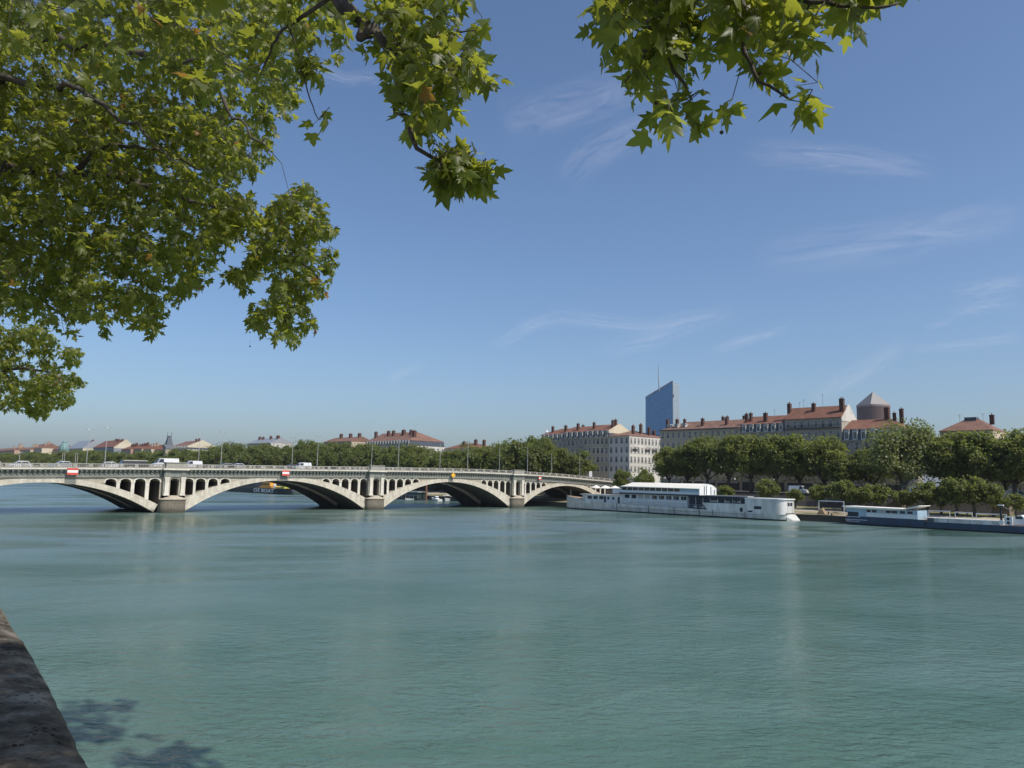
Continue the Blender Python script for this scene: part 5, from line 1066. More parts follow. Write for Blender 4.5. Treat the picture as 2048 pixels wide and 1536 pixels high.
LM = [(20, 'the first white car at the left edge'), (64, 'the pale stepped house far left'), (92, 'the salmon stepped house'), (128, 'the green domed turret'), (152, 'the steep grey roofed house'), (166, 'the leftmost tall lamp'), (211, 'the second tall lamp'), (240, 'the cream side wall far left'), (267, 'the long low truck'), (290, 'the distant row of red roofs'), (318, 'the dark conifer'),
      (337, 'the spired turret'), (360, 'the cream gabled house'), (383, 'the third tall lamp'), (405, 'the small white van'), (435, 'the fourth tall lamp'), (472, 'the silver grey car on the bridge'), (510, 'the left half of the second arch'), (545, 'the crown of the second arch'), (579, 'the fifth tall lamp'), (604, 'the long white van'), (636, 'the sixth tall lamp'), (682, 'the house with three stacks'),
      (720, 'the left side of the middle pier'), (757, 'the lamp on the middle pier'), (790, 'the arcaded pale house'), (815, 'the lamp right of the middle pier'), (850, 'the arcaded house corner'), (880, 'the bright orange roof'), (906, 'the yellow diamond board'), (950, 'the lamp over the third arch'), (985, 'the right half of the third arch'), (1012, 'the lamp left of the third pier'), (1045, 'the third pier block'),
      (1069, 'the lamp right of the third pier'), (1090, 'the small red and white board'), (1130, 'the crown of the last arch'), (1160, 'the last near side lamp'), (1181, 'the white road panel')]
USED = set()
def landmark(head, px):
    for d, lm in sorted((abs(px-a), (a, b)) for a, b in LM):
        for side in (('right behind' if d < 12 else ('left of' if px < lm[0] else 'right of')), 'just ' + ('left of' if px < lm[0] else 'right of'), 'seen past'):
            l = head+' '+side+' '+lm[1]
            if l not in USED and len(l.split()) <= 16: USED.add(l); return l
def project(p):
    d = Vector(p)-CAMP; z = d.dot(_fw); return 1024+FPX*d.dot(_rt)/z, 768-FPX*d.dot(_up)/z
rg = random.Random(77); y = 203.0; i = 0; rows = []
while y < 1120:
    x = bank(y)-17.5+rg.uniform(-.8, .8); px, _ = project((x, y, 22)); z = on_x(px, top_px(px)+rg.uniform(-2.5, 4.5), x).z; H = min(30, max(12, z-GZ)); rows.append((x, y, px, H)); y += 9.2 if y < 450 else 13.5
for i, (x, y, px, H) in enumerate(rows):
    where = 'far upstream on the left' if px < 330 else ('behind the left half of the bridge' if px < 640 else ('behind the middle of the bridge' if px < 900 else 'at the right end of the bridge'))
    s = .98 if y < 450 else 1.25
    plant('plane_tree', PT[i % 5], (x, y, GZ), s*rg.uniform(.92, 1.1), H/17.4, rg.uniform(0, 6.3), landmark(('tall ' if H > 21 else ('rounded ' if i % 2 else 'lower '))+'green plane tree in the quay row,', px), 'plane trees %s' % where)
# second, lower row that fills the quay below and between the crowns
y = 210.0; i = 0
while y < 1100:
    x = bank(y)-34+rg.uniform(-1, 1); px, _ = project((x, y, 15)); z = on_x(px, top_px(px)+13+rg.uniform(0, 6), x).z; H = min(22, max(8, z-2.9))
    where = 'far upstream on the left' if px < 330 else ('behind the left half of the bridge' if px < 640 else ('behind the middle of the bridge' if px < 900 else 'at the right end of the bridge'))
    plant('riverside_tree', LOW[i % 2], (x, y, 2.8), rg.uniform(.75, .95), H/17.4, rg.uniform(0, 6.3), landmark('darker low tree under the plane row,', px), 'low trees %s' % where); y += 12.5 if y < 500 else 18; i += 1
# the row in front of the right-hand houses
RT = [(1338, 893, 'plane tree at the left end of the row, beside the white corner house', 5.4), (1372, 884, 'plane tree just right of the row end, under the glass tower', 5.8), (1412, 868, 'plane tree rising into the beige house eaves, third of the row', 6.6), (1455, 866, 'plane tree under the long beige house, fourth of the row', 6.4),
      (1502, 869, 'plane tree in front of the seven dormers', 6.6), (1548, 869, 'plane tree right below the left stack of the tallest house', 6.4), (1598, 867, 'plane tree below the middle of the tallest house', 6.6), (1645, 869, 'plane tree below the balcony of the tallest house, behind the white van', 6.6),
      (1690, 905, 'yellowish shorter plane tree left of the biggest tree', 5.4)]
for i, (px, py, lab, rr_) in enumerate(RT):
    p = on_x(px, py, 223.5); H = p.z-GZ; plant('plane_tree', PT[(i+2) % 5], (223.5+rg.uniform(-.5, .5), p.y, GZ), rr_/6.6*1.14, H/17.2, rg.uniform(0, 6.3), lab, 'plane trees before the right-hand houses')
p = on_x(1802, 838, 216); plant('plane_tree', BIG, (216, p.y, GZ-.1), .95, (p.z-GZ)/21.5, 1.0, 'biggest tree, pale green with whitish limbs, below the round brown tower', 'plane trees before the right-hand houses')
for i, (px, py, lab) in enumerate(((1912, 862, 'plane tree hiding the pink walled low house'), (1962, 861, 'plane tree second from the right edge'), (2022, 857, 'dark plane tree at the right edge'), (2085, 862, 'plane tree cut by the right edge'), (1882, 878, 'lower plane tree tucked behind the biggest pale tree on its right'), (1990, 876, 'plane tree filling the gap before the brown hipped roof'), (1725, 893, 'plane tree tucked behind the biggest pale tree on its left'))):
    p = on_x(px, py, 220); plant('plane_tree', PT[(i+1) % 5], (220+(i > 3)*7, p.y, GZ), 1.12, (p.z-GZ)/17.4, 2+i, lab, 'plane trees before the right-hand houses')
for i, (px, top, bot, r_, lab) in enumerate(((1246, 939, 972, 3.4, 'round small tree at the bridge end, left of a pair above the ship'), (1285, 935, 972, 3.6, 'round small tree above the ship canopy, right of a pair'), (1352, 968, 992, 2.4, 'low bush behind the cream canopy'), (1450, 971, 996, 2.8, 'small bright bush right of the cream canopy'),
        (1535, 955, 1003, 3.2, 'small rounded tree above the ship stern'), (1640, 968, 1012, 3.0, 'small brownish green tree right of the white van'), (1684, 960, 1015, 3.6, 'bushy small tree second right of the white van'), (1748, 966, 1017, 4.0, 'broad small tree behind the blue barge cabin'),
        (1852, 962, 1024, 4.0, 'small tree right behind the tip of the barge roof'), (1910, 956, 1026, 3.9, 'small tree left of the pair over the barge deck'), (1945, 950, 1026, 4.2, 'widest small tree, right of the pair over the barge deck'), (1590, 976, 1006, 2.4, 'low bush on the slope just left below the white panel van'), (1716, 975, 1016, 3.0, 'small tree squeezed between two broader ones behind the barge cabin'), (1812, 978, 1020, 2.8, 'small tree right of the brownish ramp'), (1880, 972, 1024, 3.2, 'small tree in the gap above the sitting people'), (1984, 968, 1026, 3.0, 'small tree left of the stone stair at the right'), (2030, 985, 1026, 2.2, 'shrub by the stone ramp at the right edge'))):
    x = 200 if px < 1330 or px > 1500 else 204; p = on_x(px, top, x); g0 = 2.75 if x == 200 else 3; H = p.z-g0
    plant('small_tree', ST[i % 3], (x, p.y, g0-.1), r_/3.3, H/7.15, i*1.3, lab, 'small trees on the lower quay slope')
c = tree_meshes(71, 17, 2.8, M['leaf_dark'], 'bark', .5, .05, .6); p = pix(317, 903, 600); plant('conifer', c, (p.x, p.y, GZ), 1.4, (p.z-GZ)/17.4, 0, 'dark narrow tree standing out left of the spired turret')
p = pix(935, 884, 420); plant('distant_tree', PT[0], (p.x, p.y, GZ), 1.1, (p.z-GZ)/17.4, 0, 'tree crown rising behind the orange roofed pale house')

# ---- near plane trees whose boughs hang into the picture
def inside(p, poly):
    x, y = p; c = False; n = len(poly); j = n-1
    for i in range(n):
        xi, yi = poly[i]; xj, yj = poly[j]
        if (yi > y) != (yj > y) and x < (xj-xi)*(y-yi)/(yj-yi)+xi: c = not c
        j = i
    return c
class NearTree:
    def __init__(s, seed): s.g = np.random.default_rng(seed); s.P = []; s.A = []; s.N = []; s.S = []; s.V = []; s.nodes = []; s.mb = MB(); s.balls = []; s.tips = []
    def bough(s, pts, r0, r1, n=7):
        pts = [Vector(p) for p in pts]; sm = []
        for i in range(len(pts)-1):
            a = pts[max(i-1, 0)]; b = pts[i]; c_ = pts[i+1]; d = pts[min(i+2, len(pts)-1)]
            for q in (0, .25, .5, .75):
                q2 = q*q; q3 = q2*q; sm.append(.5*((2*b)+(-a+c_)*q+(2*a-5*b+4*c_-d)*q2+(-a+3*b-3*c_+d)*q3))
        sm.append(pts[-1]); k = len(sm); jit = (pts[-1]-pts[0]).length*.006
        sm = [p+Vector(s.g.normal(size=3))*jit*(0 < i < k-1) for i, p in enumerate(sm)]
        s.mb.tube(sm, [r0+(r1-r0)*i/(k-1) for i in range(k)], n)
        s.nodes += [(p, r0+(r1-r0)*i/(k-1)) for i, p in enumerate(sm)]
    def spray(s, p, ls, nl=7, droop=.5):
        g = s.g; d = Vector(g.normal(size=3)); d.z = -abs(d.z)*.4-droop; d.normalize(); L = ls*1.5
        q = Vector(p); base = q-d*L*.5; tone = float(np.clip(g.normal(.42, .27), 0, 1))
        for i in range(nl):
            f = i/max(1, nl-1); a = 2.4*i+g.uniform(-.4, .4); o = d.orthogonal().normalized(); b2 = d.cross(o); side = o*math.cos(a)+b2*math.sin(a)
            pos = base+d*L*f; ax = (side*.9+d*.5+Vector((0, 0, -.35))+Vector(g.normal(size=3))*.25).normalized(); st = pos+ax*ls*.28
            nn = Vector((0, 0, 1))+Vector(g.normal(size=3))*.62
            s.P.append(st); s.A.append(ax); s.N.append(nn); s.S.append(ls*g.uniform(.62, 1.15)); s.V.append(float(np.clip(tone+g.normal(0, .2), 0, .96)) if g.random() > .006 else 1.0)
        s.tips.append((base, d*L+base, ls))
    def fill(s, poly, n, d0, d1, ls, thr=-.12, nsc=1.0, droop=.5, skew=1.0):
        xs = [p[0] for p in poly]; ys = [p[1] for p in poly]; k = 0; tries = 0
        while k < n and tries < n*30:
            tries += 1; px = s.g.uniform(min(xs), max(xs)); py = s.g.uniform(min(ys), max(ys))
            if not inside((px, py), poly): continue
            D = d0+(d1-d0)*s.g.random()**skew; p = pix(px, py, D)
            if mnoise.noise(p*nsc) < thr: continue
            s.spray(p, ls*s.g.uniform(.8, 1.15), int(s.g.integers(5, 9)), droop); k += 1
    def vol(s, lo, hi, n, ls, thr=-.1, nsc=.6):
        k = 0
        while k < n:
            p = Vector([s.g.uniform(a, b) for a, b in zip(lo, hi)])
            if mnoise.noise(p*nsc) < thr: continue
            s.spray(p, ls*s.g.uniform(.8, 1.15), 7); k += 1
    def finish(s, root, nball=12, seeds=()):
        # twigs: every spray joins the nearest wood already there
        NP = np.array([tuple(p) for p, _ in s.nodes]); NR = [r_ for _, r_ in s.nodes]
        order = sorted(range(len(s.tips)), key=lambda i: float(np.min(np.sum((NP-np.array(s.tips[i][0]))**2, axis=1))))
        buf = np.zeros((len(NP)+3*len(order), 3)); buf[:len(NP)] = NP; cnt = len(NP)
        for i in order:
            b_, e_, ls = s.tips[i]; d2 = np.sum((buf[:cnt]-np.array(b_))**2, axis=1); j = int(np.argmin(d2)); a = Vector(buf[j]); dist = math.sqrt(d2[j])
            r0 = min(NR[j]*.7, .006+.006*dist); m_ = a.lerp(b_, .5)+Vector(s.g.normal(size=3))*dist*.10+Vector((0, 0, dist*.08))
            s.mb.tube([a, m_, b_, e_], [r0, max(.004, r0*.75), .004, .002], 4, 0, False)
            for q, rr_ in ((m_, r0*.8), (Vector(b_), r0*.6)): buf[cnt] = q; NR.append(max(rr_, .004)); cnt += 1
        leaves('crown', np.array([tuple(p) for p in s.P]), np.array([tuple(p) for p in s.A]), np.array([tuple(p) for p in s.N]), np.array(s.S), np.array(s.V), M['leaf_near'], 0, root)
        s.mb.build('trunk', M['bark_near'], root, True)
        for i in range(nball):
            b_, e_, ls = s.tips[int(s.g.integers(0, len(s.tips)))] if i >= len(seeds) else (Vector(seeds[i])+Vector((0, 0, .1)), Vector(seeds[i])+Vector((0, 0, .08)), .17)
            mb = MB(); p = e_-Vector((0, 0, .09)); mb.tube([e_, p], .0015, 3); 
            mb.lathe((p.x, p.y, p.z-.014), [(.003, -.014), (.011, -.009), (.0155, 0), (.011, .009), (.003, .014)], 8); mb.build('seed_ball', M['seed_ball'], root)
grp = None
T1 = NearTree(1); q = empty('plane_tree', (0, 0, 0), 0, 'nearest plane tree, its big leaves hanging from the top centre and top right', 'tree')
T1.bough([(-1.6, -2.6, 6.9), (-1.5, -2.5, 9), (-1.2, -2.3, 11.5)], .26, .2, 12)
S1 = Vector((-1.2, -2.3, 11.3))
T1.bough([S1, (0, 0, 13.2), (1.6, 3, 13.6), pix(650, -170, 7.4), pix(678, 0, 7.3), pix(717, 34, 7.2), pix(746, 60, 7.1), pix(780, 104, 7.0), pix(800, 190, 6.9), pix(840, 290, 6.9), pix(900, 330, 6.8), pix(950, 352, 6.7)], .10, .003)
T1.bough([pix(650, -170, 7.4), pix(760, -60, 7.0), pix(808, 34, 6.8), pix(819, 115, 6.7), pix(850, 200, 6.7)], .04, .008, 5)
T1.bough([pix(780, 104, 7.0), pix(812, 78, 6.9), pix(880, 70, 6.9), pix(950, 60, 6.8)], .02, .006, 5)
T1.bough([pix(717, -60, 7.4), pix(643, 7, 7.7), pix(574, 48, 7.9), pix(547, 89, 8.2), pix(520, 150, 8.4)], .03, .008, 6)
T1.bough([pix(574, 48, 7.9), pix(600, 120, 8), pix(620, 200, 8), pix(640, 240, 8)], .012, .005, 5)
T1.bough([S1, (1.0, -1.0, 13.4), (3.6, 1.6, 13.2), pix(1350, -190, 5.6), pix(1326, 7, 5.4), pix(1348, 59, 5.4), pix(1355, 121, 5.3), pix(1385, 200, 5.3)], .10, .004)
T1.bough([pix(1350, -190, 5.6), pix(1307, 0, 5.5), pix(1296, 73, 5.5), pix(1282, 121, 5.5), pix(1250, 165, 5.5)], .03, .006, 5)
T1.bough([pix(1350, -190, 5.6), pix(1440, -80, 5.3), pix(1483, 0, 5.2), pix(1491, 59, 5.2), pix(1483, 95, 5.2), pix(1520, 160, 5.1), pix(1580, 200, 5.1)], .04, .007, 6)
T1.bough([pix(1440, -80, 5.3), pix(1560, -20, 5.0), pix(1680, 10, 4.9), pix(1800, 5, 4.8)], .03, .006, 5)
T1.bough([S1, (-1, 2, 13), (-.5, 5, 13.2), pix(120, -120, 9.6), pix(300, 20, 9.3), pix(420, 90, 9.2)], .1, .01)
LR = .16
T1.fill([(1195,-90),(1205,70),(1195,105),(1225,150),(1262,180),(1300,165),(1320,225),(1350,245),(1390,235),(1470,235),(1455,195),(1440,150),(1430,128),(1490,118),(1512,190),(1560,210),(1625,215),(1620,170),(1608,140),(1635,95),(1630,60),(1700,55),(1760,20),(1820,2),(1850,-90)], 105, 4.7, 6.6, LR, -.3, 1.6)
T1.fill([(1195,-90),(1205,60),(1300,100),(1430,110),(1480,60),(1600,60),(1700,20),(1840,-90)], 52, 4.8, 6.8, LR, -.3, 1.6)
T1.fill([(700,-90),(712,30),(735,90),(770,100),(778,180),(790,235),(830,262),(858,322),(880,352),(930,360),(960,362),(975,345),(930,325),(893,300),(868,280),(873,232),(900,222),(925,185),(970,160),(985,120),(962,95),(968,60),(955,20),(940,-90)], 100, 6.0, 8.0, LR*.95, -.3, 1.4)
T1.fill([(850,250),(880,290),(940,310),(975,345),(955,365),(890,355),(860,320),(845,290)], 34, 6.4, 7.0, LR*.9, -.9); T1.fill([(780,110),(800,235),(850,250),(900,210),(960,150),(960,100)], 26, 6.4, 7.6, LR, -.4)
T1.fill([(-60,-90),(690,-90),(690,100),(655,140),(600,120),(560,210),(500,160),(420,190),(330,170),(230,140),(150,90),(-60,70)], 200, 7.8, 10.5, LR*.95, -.02, 1.0)
T1.fill([(590,90),(650,110),(640,150),(600,150)], 5, 7.9, 8.1, LR); T1.spray(pix(640, 235, 8.0), .2, 4); T1.spray(pix(1325, 235, 5.3), .15, 2)
T1.vol((-1, -9, 12.2), (4.4, .3, 14), 820, .2, -.12, .55); T1.vol((4.4, -7, 12.2), (9, -2.2, 14), 700, .2, -.05, .5); T1.vol((0, .3, 12.4), (3.9, 1.3, 14), 160, .19, -.25, .6); T1.vol((-5, -6, 12), (2, 6, 16), 240, .19, 0, .6)
T1.finish(q, 30, [pix(1312, 200, 5.4), pix(298, 18, 9.2), pix(334, 54, 9.2), pix(115, 20, 9.3), pix(1443, 258, 5.3), pix(1520, 140, 5.2)])
T2 = NearTree(2); q = empty('plane_tree', (0, 0, 0), 0, 'large plane tree filling the upper left with a dense yellow green canopy', 'tree')
T2.bough([(-4.5, 14.5, 6.9), (-4.4, 14.4, 10), (-4, 14.3, 13)], .42, .3, 12); S2 = Vector((-4, 14.3, 12.6))
T2.bough([S2, (-1.5, 14.2, 13.4), pix(-120, 345, 14.6), pix(0, 346, 14.5), pix(80, 345, 14.4), pix(150, 348, 14.3), pix(210, 353, 14.2), pix(280, 360, 14.0), pix(360, 385, 13.8), pix(470, 440, 13.6), pix(560, 480, 13.4), pix(640, 560, 13.3)], .14, .012)
T2.bough([pix(150, 346, 14.3), pix(178, 312, 14.1), pix(205, 295, 14), pix(270, 292, 13.8), pix(330, 305, 13.6), pix(400, 340, 13.5)], .06, .012, 6)
T2.bough([pix(62, 345, 14.4), pix(62, 310, 14.2), pix(68, 260, 14)], .03, .008, 5)
T2.bough([(-2.6, 14.3, 13.8), pix(-60, 150, 13.6), pix(0, 160, 13.4), pix(82, 171, 13.2), pix(154, 178, 13), pix(215, 215, 12.8), pix(273, 253, 12.6), pix(340, 320, 12.6)], .09, .012, 6)
T2.bough([(-3, 14, 15), pix(-60, 60, 13), pix(120, 80, 12.8), pix(260, 100, 12.5), pix(342, 137, 12.3), pix(427, 191, 12.1), pix(478, 232, 12), pix(530, 290, 12)], .09, .01, 6)
T2.bough([pix(342, 137, 12.3), pix(410, 117, 12), pix(485, 140, 12), pix(560, 160, 11.9)], .03, .008, 5)
T2.bough([S2, (-2, 15, 12.4), pix(-60, 470, 15.5), pix(80, 440, 15.3), pix(180, 500, 15.1), pix(260, 560, 15)], .08, .01, 6)
T2.bough([pix(480, 445, 13.6), pix(540, 470, 13.4), pix(560, 540, 13.4), pix(560, 620, 13.4)], .03, .008, 5)
T2.bough([pix(-60, 560, 16.5), pix(60, 590, 16.2), pix(140, 640, 16)], .05, .01, 5)
MP = [(-90,-60),(560,-60),(620,60),(615,170),(575,225),(545,262),(556,300),(520,345),(480,378),(485,440),(450,500),(425,545),(400,580),(372,582),(345,625),(325,655),(300,662),(262,635),(235,632),(210,672),(178,655),(140,668),(80,645),(-90,640)]
T2.fill(MP, 1750, 12.0, 18.5, .142, .0, 1.3, skew=.8)
T2.fill([(-90,200),(300,180),(470,260),(500,330),(450,480),(380,560),(300,640),(200,640),(-90,620)], 1100, 12.5, 18.5, .142, -.02, 1.2)
T2.fill([(-90,-60),(520,-60),(560,200),(520,320),(440,440),(360,560),(-90,620)], 1000, 14, 19, .15, -.08, 1.0)
T2.fill([(500,440),(520,405),(560,395),(600,375),(632,392),(650,430),(682,462),(672,525),(655,575),(630,595),(628,640),(595,678),(552,676),(512,665),(505,615),(520,590),(505,555),(470,555),(460,540),(500,520)], 330, 12.0, 15.0, .14, .02, 2.2)
T2.fill([(440,400),(500,400),(520,440),(480,470),(440,470)], 40, 12.8, 14.4, .165); T2.fill([(600,366),(615,366),(618,392),(600,392)], 4, 13.3, 13.5, .15); T2.fill([(455,545),(500,545),(500,575),(470,575)], 8, 13.2, 13.5, .14)
T2.fill([(-260,-60),(-60,-60),(-60,640),(-260,600)], 260, 12, 18, .18, -.1, .7); T2.vol((-8, 8, 14), (4, 19, 19), 420, .2, -.1, .5)
T2.bough([S2, (-3, 12, 20), (4, 10.5, 24), (9, 9.5, 24.5), (13, 9, 24)], .12, .03, 6); T2.vol((9.2, 4.5, 22.6), (14.2, 14, 25.2), 300, .33, -.12, .33)  # unseen high bough with oversized leaves, added to cast shade on the water
T2.finish(q, 40, [pix(500, 662, 13.4), pix(500, 690, 13.4), pix(570, 680, 13.4), pix(594, 692, 13.4), pix(484, 580, 13.4), pix(490, 585, 13.4)])
T3 = NearTree(3); q = empty('plane_tree', (0, 0, 0), 0, 'farther plane tree at the left edge, its small-leaved olive crown below the big canopy', 'tree')
T3.bough([(-3, 34, 6.9), (-2.6, 34, 10), (-1, 34, 13)], .4, .25, 10)
T3.bough([(-1, 34, 13), pix(-60, 760, 33), pix(20, 740, 32), pix(90, 740, 31), pix(140, 760, 31)], .12, .02, 6); T3.bough([pix(-60, 760, 33), pix(0, 690, 32), pix(40, 670, 32)], .08, .02, 5)
T3.fill([(-90,655),(50,662),(85,690),(100,720),(118,745),(140,758),(148,800),(115,824),(78,832),(60,822),(40,812),(10,812),(-90,830)], 620, 28.5, 35, .21, -.2, .5)
T3.fill([(-60,640),(80,650),(125,690),(150,700),(175,700),(165,720),(120,735),(60,720),(-60,700)], 130, 27, 32, .2, -.1, .5); T3.fill([(140,740),(165,760),(160,775),(140,770)], 10, 30, 31, .18); T3.fill([(60,820),(75,820),(72,845),(64,845)], 5, 30, 31, .18)
T3.fill([(-240,600),(-60,640),(-60,860),(-240,860)], 120, 29, 35, .22); T3.vol((-8, 29, 13), (3, 39, 19), 240, .25, -.1, .4)
T3.finish(q, 0)
# ---------------------------------------------------------------- people
mat('skin', (.45,.28,.2), .6); mat('cloth_dark', (.025,.028,.035), .9); mat('cloth_white', (.68,.68,.66), .9); mat('cloth_red', (.35,.05,.04), .9); mat('hair_dark', (.03,.02,.015), .8); mat('cloth_blue', (.06,.1,.2), .9)
def person(loc, rz, label, top, legs, pose='stand', group=None):
    r_ = empty('person', loc, rz, label, 'person', group); s = pose == 'sit'
    if s: J = dict(pel=(0,0,.14), ch=(0,-.10,.48), nk=(0,-.09,.66), hd=(0,-.06,.78), ht=(0,-.05,.9), kn=(.12,.36,.42), an=(.13,.62,.07), sh=(.19,-.1,.58), el=(.24,.08,.36), ha=(.2,.3,.38))
    else: J = dict(pel=(0,0,.95), ch=(0,-.01,1.28), nk=(0,0,1.48), hd=(0,.01,1.60), ht=(0,.01,1.74), kn=(.11,.03,.5), an=(.12,-.02,.08), sh=(.2,0,1.40), el=(.25,-.03,1.12), ha=(.24,.08,.88))
    V = []; E_ = []; Rd = []
    def a(p, r): V.append(p); Rd.append(r); return len(V)-1
    pe = a(J['pel'], .15); c = a(J['ch'], .16); n_ = a(J['nk'], .06); h = a(J['hd'], .105); ht = a(J['ht'], .075); E_ += [(pe, c), (c, n_), (n_, h), (h, ht)]
    for m_ in (-1, 1):
        f = lambda k: (J[k][0]*m_, J[k][1], J[k][2])
        hp = a((.09*m_, .02 if not s else .06, J['pel'][2]-.05), .1); k_ = a(f('kn'), .065); an = a(f('an'), .042); ft = a((J['an'][0]*m_, J['an'][1]+.17, .04), .04); E_ += [(pe, hp), (hp, k_), (k_, an), (an, ft)]
        sh = a(f('sh'), .07); el = a(f('el'), .045); wr = a(f('ha'), .032); hd = a((J['ha'][0]*m_, J['ha'][1]+.06, J['ha'][2]-.06), .035); E_ += [(c, sh), (sh, el), (el, wr), (wr, hd)]
    me = bpy.data.meshes.new('body'); me.from_pydata(V, E_, []); o = bpy.data.objects.new('body', me); COL.objects.link(o); o.parent = r_
    md = o.modifiers.new('skin', 'SKIN'); sk = me.skin_vertices[0].data
    for i, v in enumerate(sk): v.radius = (Rd[i], Rd[i]); v.use_root = (i == 0)
    o.modifiers.new('sub', 'SUBSURF').levels = 1; o.modifiers['sub'].render_levels = 1
    # clothing colour by height on the body
    m = bpy.data.materials.new('body_colours'); m.use_nodes = True; t = m.node_tree; b = t.nodes['Principled BSDF']; b.inputs['Roughness'].default_value = .85; tc = N(t, 'ShaderNodeTexCoord'); sp = N(t, 'ShaderNodeSeparateXYZ'); t.links.new(tc.outputs['Object'], sp.inputs[0])
    z1, z2 = (.2, .62) if s else (.98, 1.47); x = mixc(t, mathn(t, 'GREATER_THAN', sp.outputs[2], z1), M[legs].node_tree.nodes['Principled BSDF'].inputs[0].default_value[:3], M[top].node_tree.nodes['Principled BSDF'].inputs[0].default_value[:3])
    x = mixc(t, mathn(t, 'GREATER_THAN', sp.outputs[2], z2), x, (.45,.28,.2)); t.links.new(x, b.inputs['Base Color']); me.materials.append(m)
    hz = J['hd'][2]; mb = MB(); mb.lathe((J['hd'][0], J['hd'][1]-.02, hz+.05), [(.10, -.03), (.118, .02), (.1, .08), (.03, .125)], 10); mb.build('hair', M['hair_dark'], r_, True)
    return r_
for i, (px, lab) in enumerate(((1207, 'person in dark clothes standing at the far end of the bridge parapet, left of two'), (1212.5, 'person in dark clothes standing at the far end of the bridge parapet, right of two'))):
    p = on_y(px, 962, Y0+1.6); person((p.x, Y0+1.6, cz(p.x)+.06), .4-i, lab, 'cloth_dark', 'cloth_dark', 'stand', 'two people at the bridge end')
for i, (px, top, lab) in enumerate(((1899, 'cloth_dark', 'person in dark top sitting on the grass behind the barge, left of three'), (1905, 'cloth_white', 'person in white shirt sitting on the grass behind the barge, middle of three'), (1909.5, 'cloth_red', 'person in red and white sitting on the grass behind the barge, right of three'))):
    p = on_x(px, 1030, 188.5); person((188.5, p.y, 1.68), 1.4+i*.3, lab, top, 'cloth_blue', 'sit', 'three people sitting on the low quay')
p = on_x(1934.5, 1026, 196); person((196, p.y, 2.2), 1.2, 'person in dark clothes standing alone on the low quay path behind the barge', 'cloth_dark', 'cloth_dark')
# ---------------------------------------------------------------- low quay furniture
def frame(px0, px1, x, g0, h, label, name='pergola_frame'):
    a = on_x(px0, 1020, x); b_ = on_x(px1, 1020, x); r_ = empty(name, (x, b_.y, g0), 0, label, 'frame', 'white steel frames on the low quay'); L = a.y-b_.y
    for y in (0, L): mb = MB(); mb.box((-.06, y-.06, 0), (.06, y+.06, h)); mb.build('post', M['cabin_white'], r_)
    mb = MB(); mb.box((-.07, -.06, h), (.07, L+.06, h+.22)); mb.build('beam', M['cabin_white'], r_)
    return r_
frame(1638, 1688, 187.5, 1.6, 3.2, 'white steel frame beside the cut logs, left of the barge cabin')
frame(1857, 1899, 187.5, 1.6, 1.9, 'long low white frame above the barge deck, behind the sitting people'); frame(1910, 1944, 187.5, 1.6, 1.8, 'short white frame right of the sitting people'); frame(1952, 2012, 187.5, 1.6, 1.7, 'long white frame ending behind the barge crane')
p = on_x(1644, 1027, 186.5); lg = empty('log_stack', (186.5, p.y, 1.6), 0, 'small stack of pale cut logs on the quay edge between ship and barge', 'log stack'); mb = MB(); rg = random.Random(9)
for k in range(4):
    for j in range(5-k): mb.lathe((rg.uniform(-.1, .1), (j-2+k*.5)*.42, .2+k*.34), [(.2, -.6), (.2, .6)], 8, 0, 0)
mb.build('logs', mat('cut_wood', (.42,.32,.2), .9, var=.3), lg)
def bicycle(px, x, label):
    p = on_x(px, 1028, x); r_ = empty('bicycle', (x, p.y, 1.66), 0, label, 'bicycle', 'bicycles parked on the low quay'); mb = MB()
    for y in (-.5, .5):
        w = MB(); pts = [(0, y+.33*math.cos(a), .33+.33*math.sin(a)) for a in np.linspace(0, 2*math.pi, 17)]; w.tube(pts, .025, 5); w.build('wheel', M['rubber'], r_)
    mb.tube([(0, -.5, .33), (0, -.2, .8), (0, .35, .8), (0, .5, .33)], .02, 5); mb.tube([(0, -.2, .8), (0, 0, .33), (0, .35, .8)], .02, 5); mb.tube([(0, -.5, .33), (0, 0, .33)], .02, 5); mb.build('frame', M['slate'], r_)
    mb = MB(); mb.box((-.06, -.32, .88), (.06, -.08, .93)); mb.build('saddle', M['rubber'], r_); mb = MB(); mb.tube([(-.25, .35, 1.0), (0, .38, .98), (.25, .35, 1.0)], .018, 5); mb.build('handlebar', M['galv'], r_)
bicycle(1671, 187.2, 'dark bicycle under the white frame, left one'); bicycle(1677, 187.0, 'dark bicycle under the white frame, right one')
mb = MB(); p = on_x(1661, 1027, 187); mb.box((-.4, -1, .7), (.4, 1, .78)); r_ = empty('picnic_table', (187.6, p.y, 1.62), 0, 'plain wooden table beside the bicycles under the white frame', 'table'); mb.build('tabletop', M['cut_wood'], r_)
for y in (-.8, .8): mb = MB(); mb.box((-.35, y-.05, 0), (.35, y+.05, .7)); mb.build('leg', M['cut_wood'], r_)
# stone ramp and stairs against the retaining wall
mat('ramp_stone', (.20,.16,.12), .9, var=.3, vscale=.4)
for px0, px1, lab, top in ((1768, 1800, 'brownish stone ramp sloping down the retaining wall, behind the barge cabin', 5.6), (1986, 2010, 'stone stair climbing the retaining wall beside the barge crane', 6.2)):
    a = on_x(px0, 1010, 206); b_ = on_x(px1, 1010, 206); L = a.y-b_.y; mb = MB(); n = 14; pts = [(a.y, 2.8)]
    for i in range(n): pts += [(a.y-L*i/n, 2.8+(top-2.8)*(i+1)/n), (a.y-L*(i+1)/n, 2.8+(top-2.8)*(i+1)/n)]
    pts += [(b_.y-1.5, top), (b_.y-1.5, 2.8)]; mb.prism(pts, 0, 203.4, 208.0); o = mb.build('stone_stair', M['ramp_stone']); tag(o, lab, 'stair')
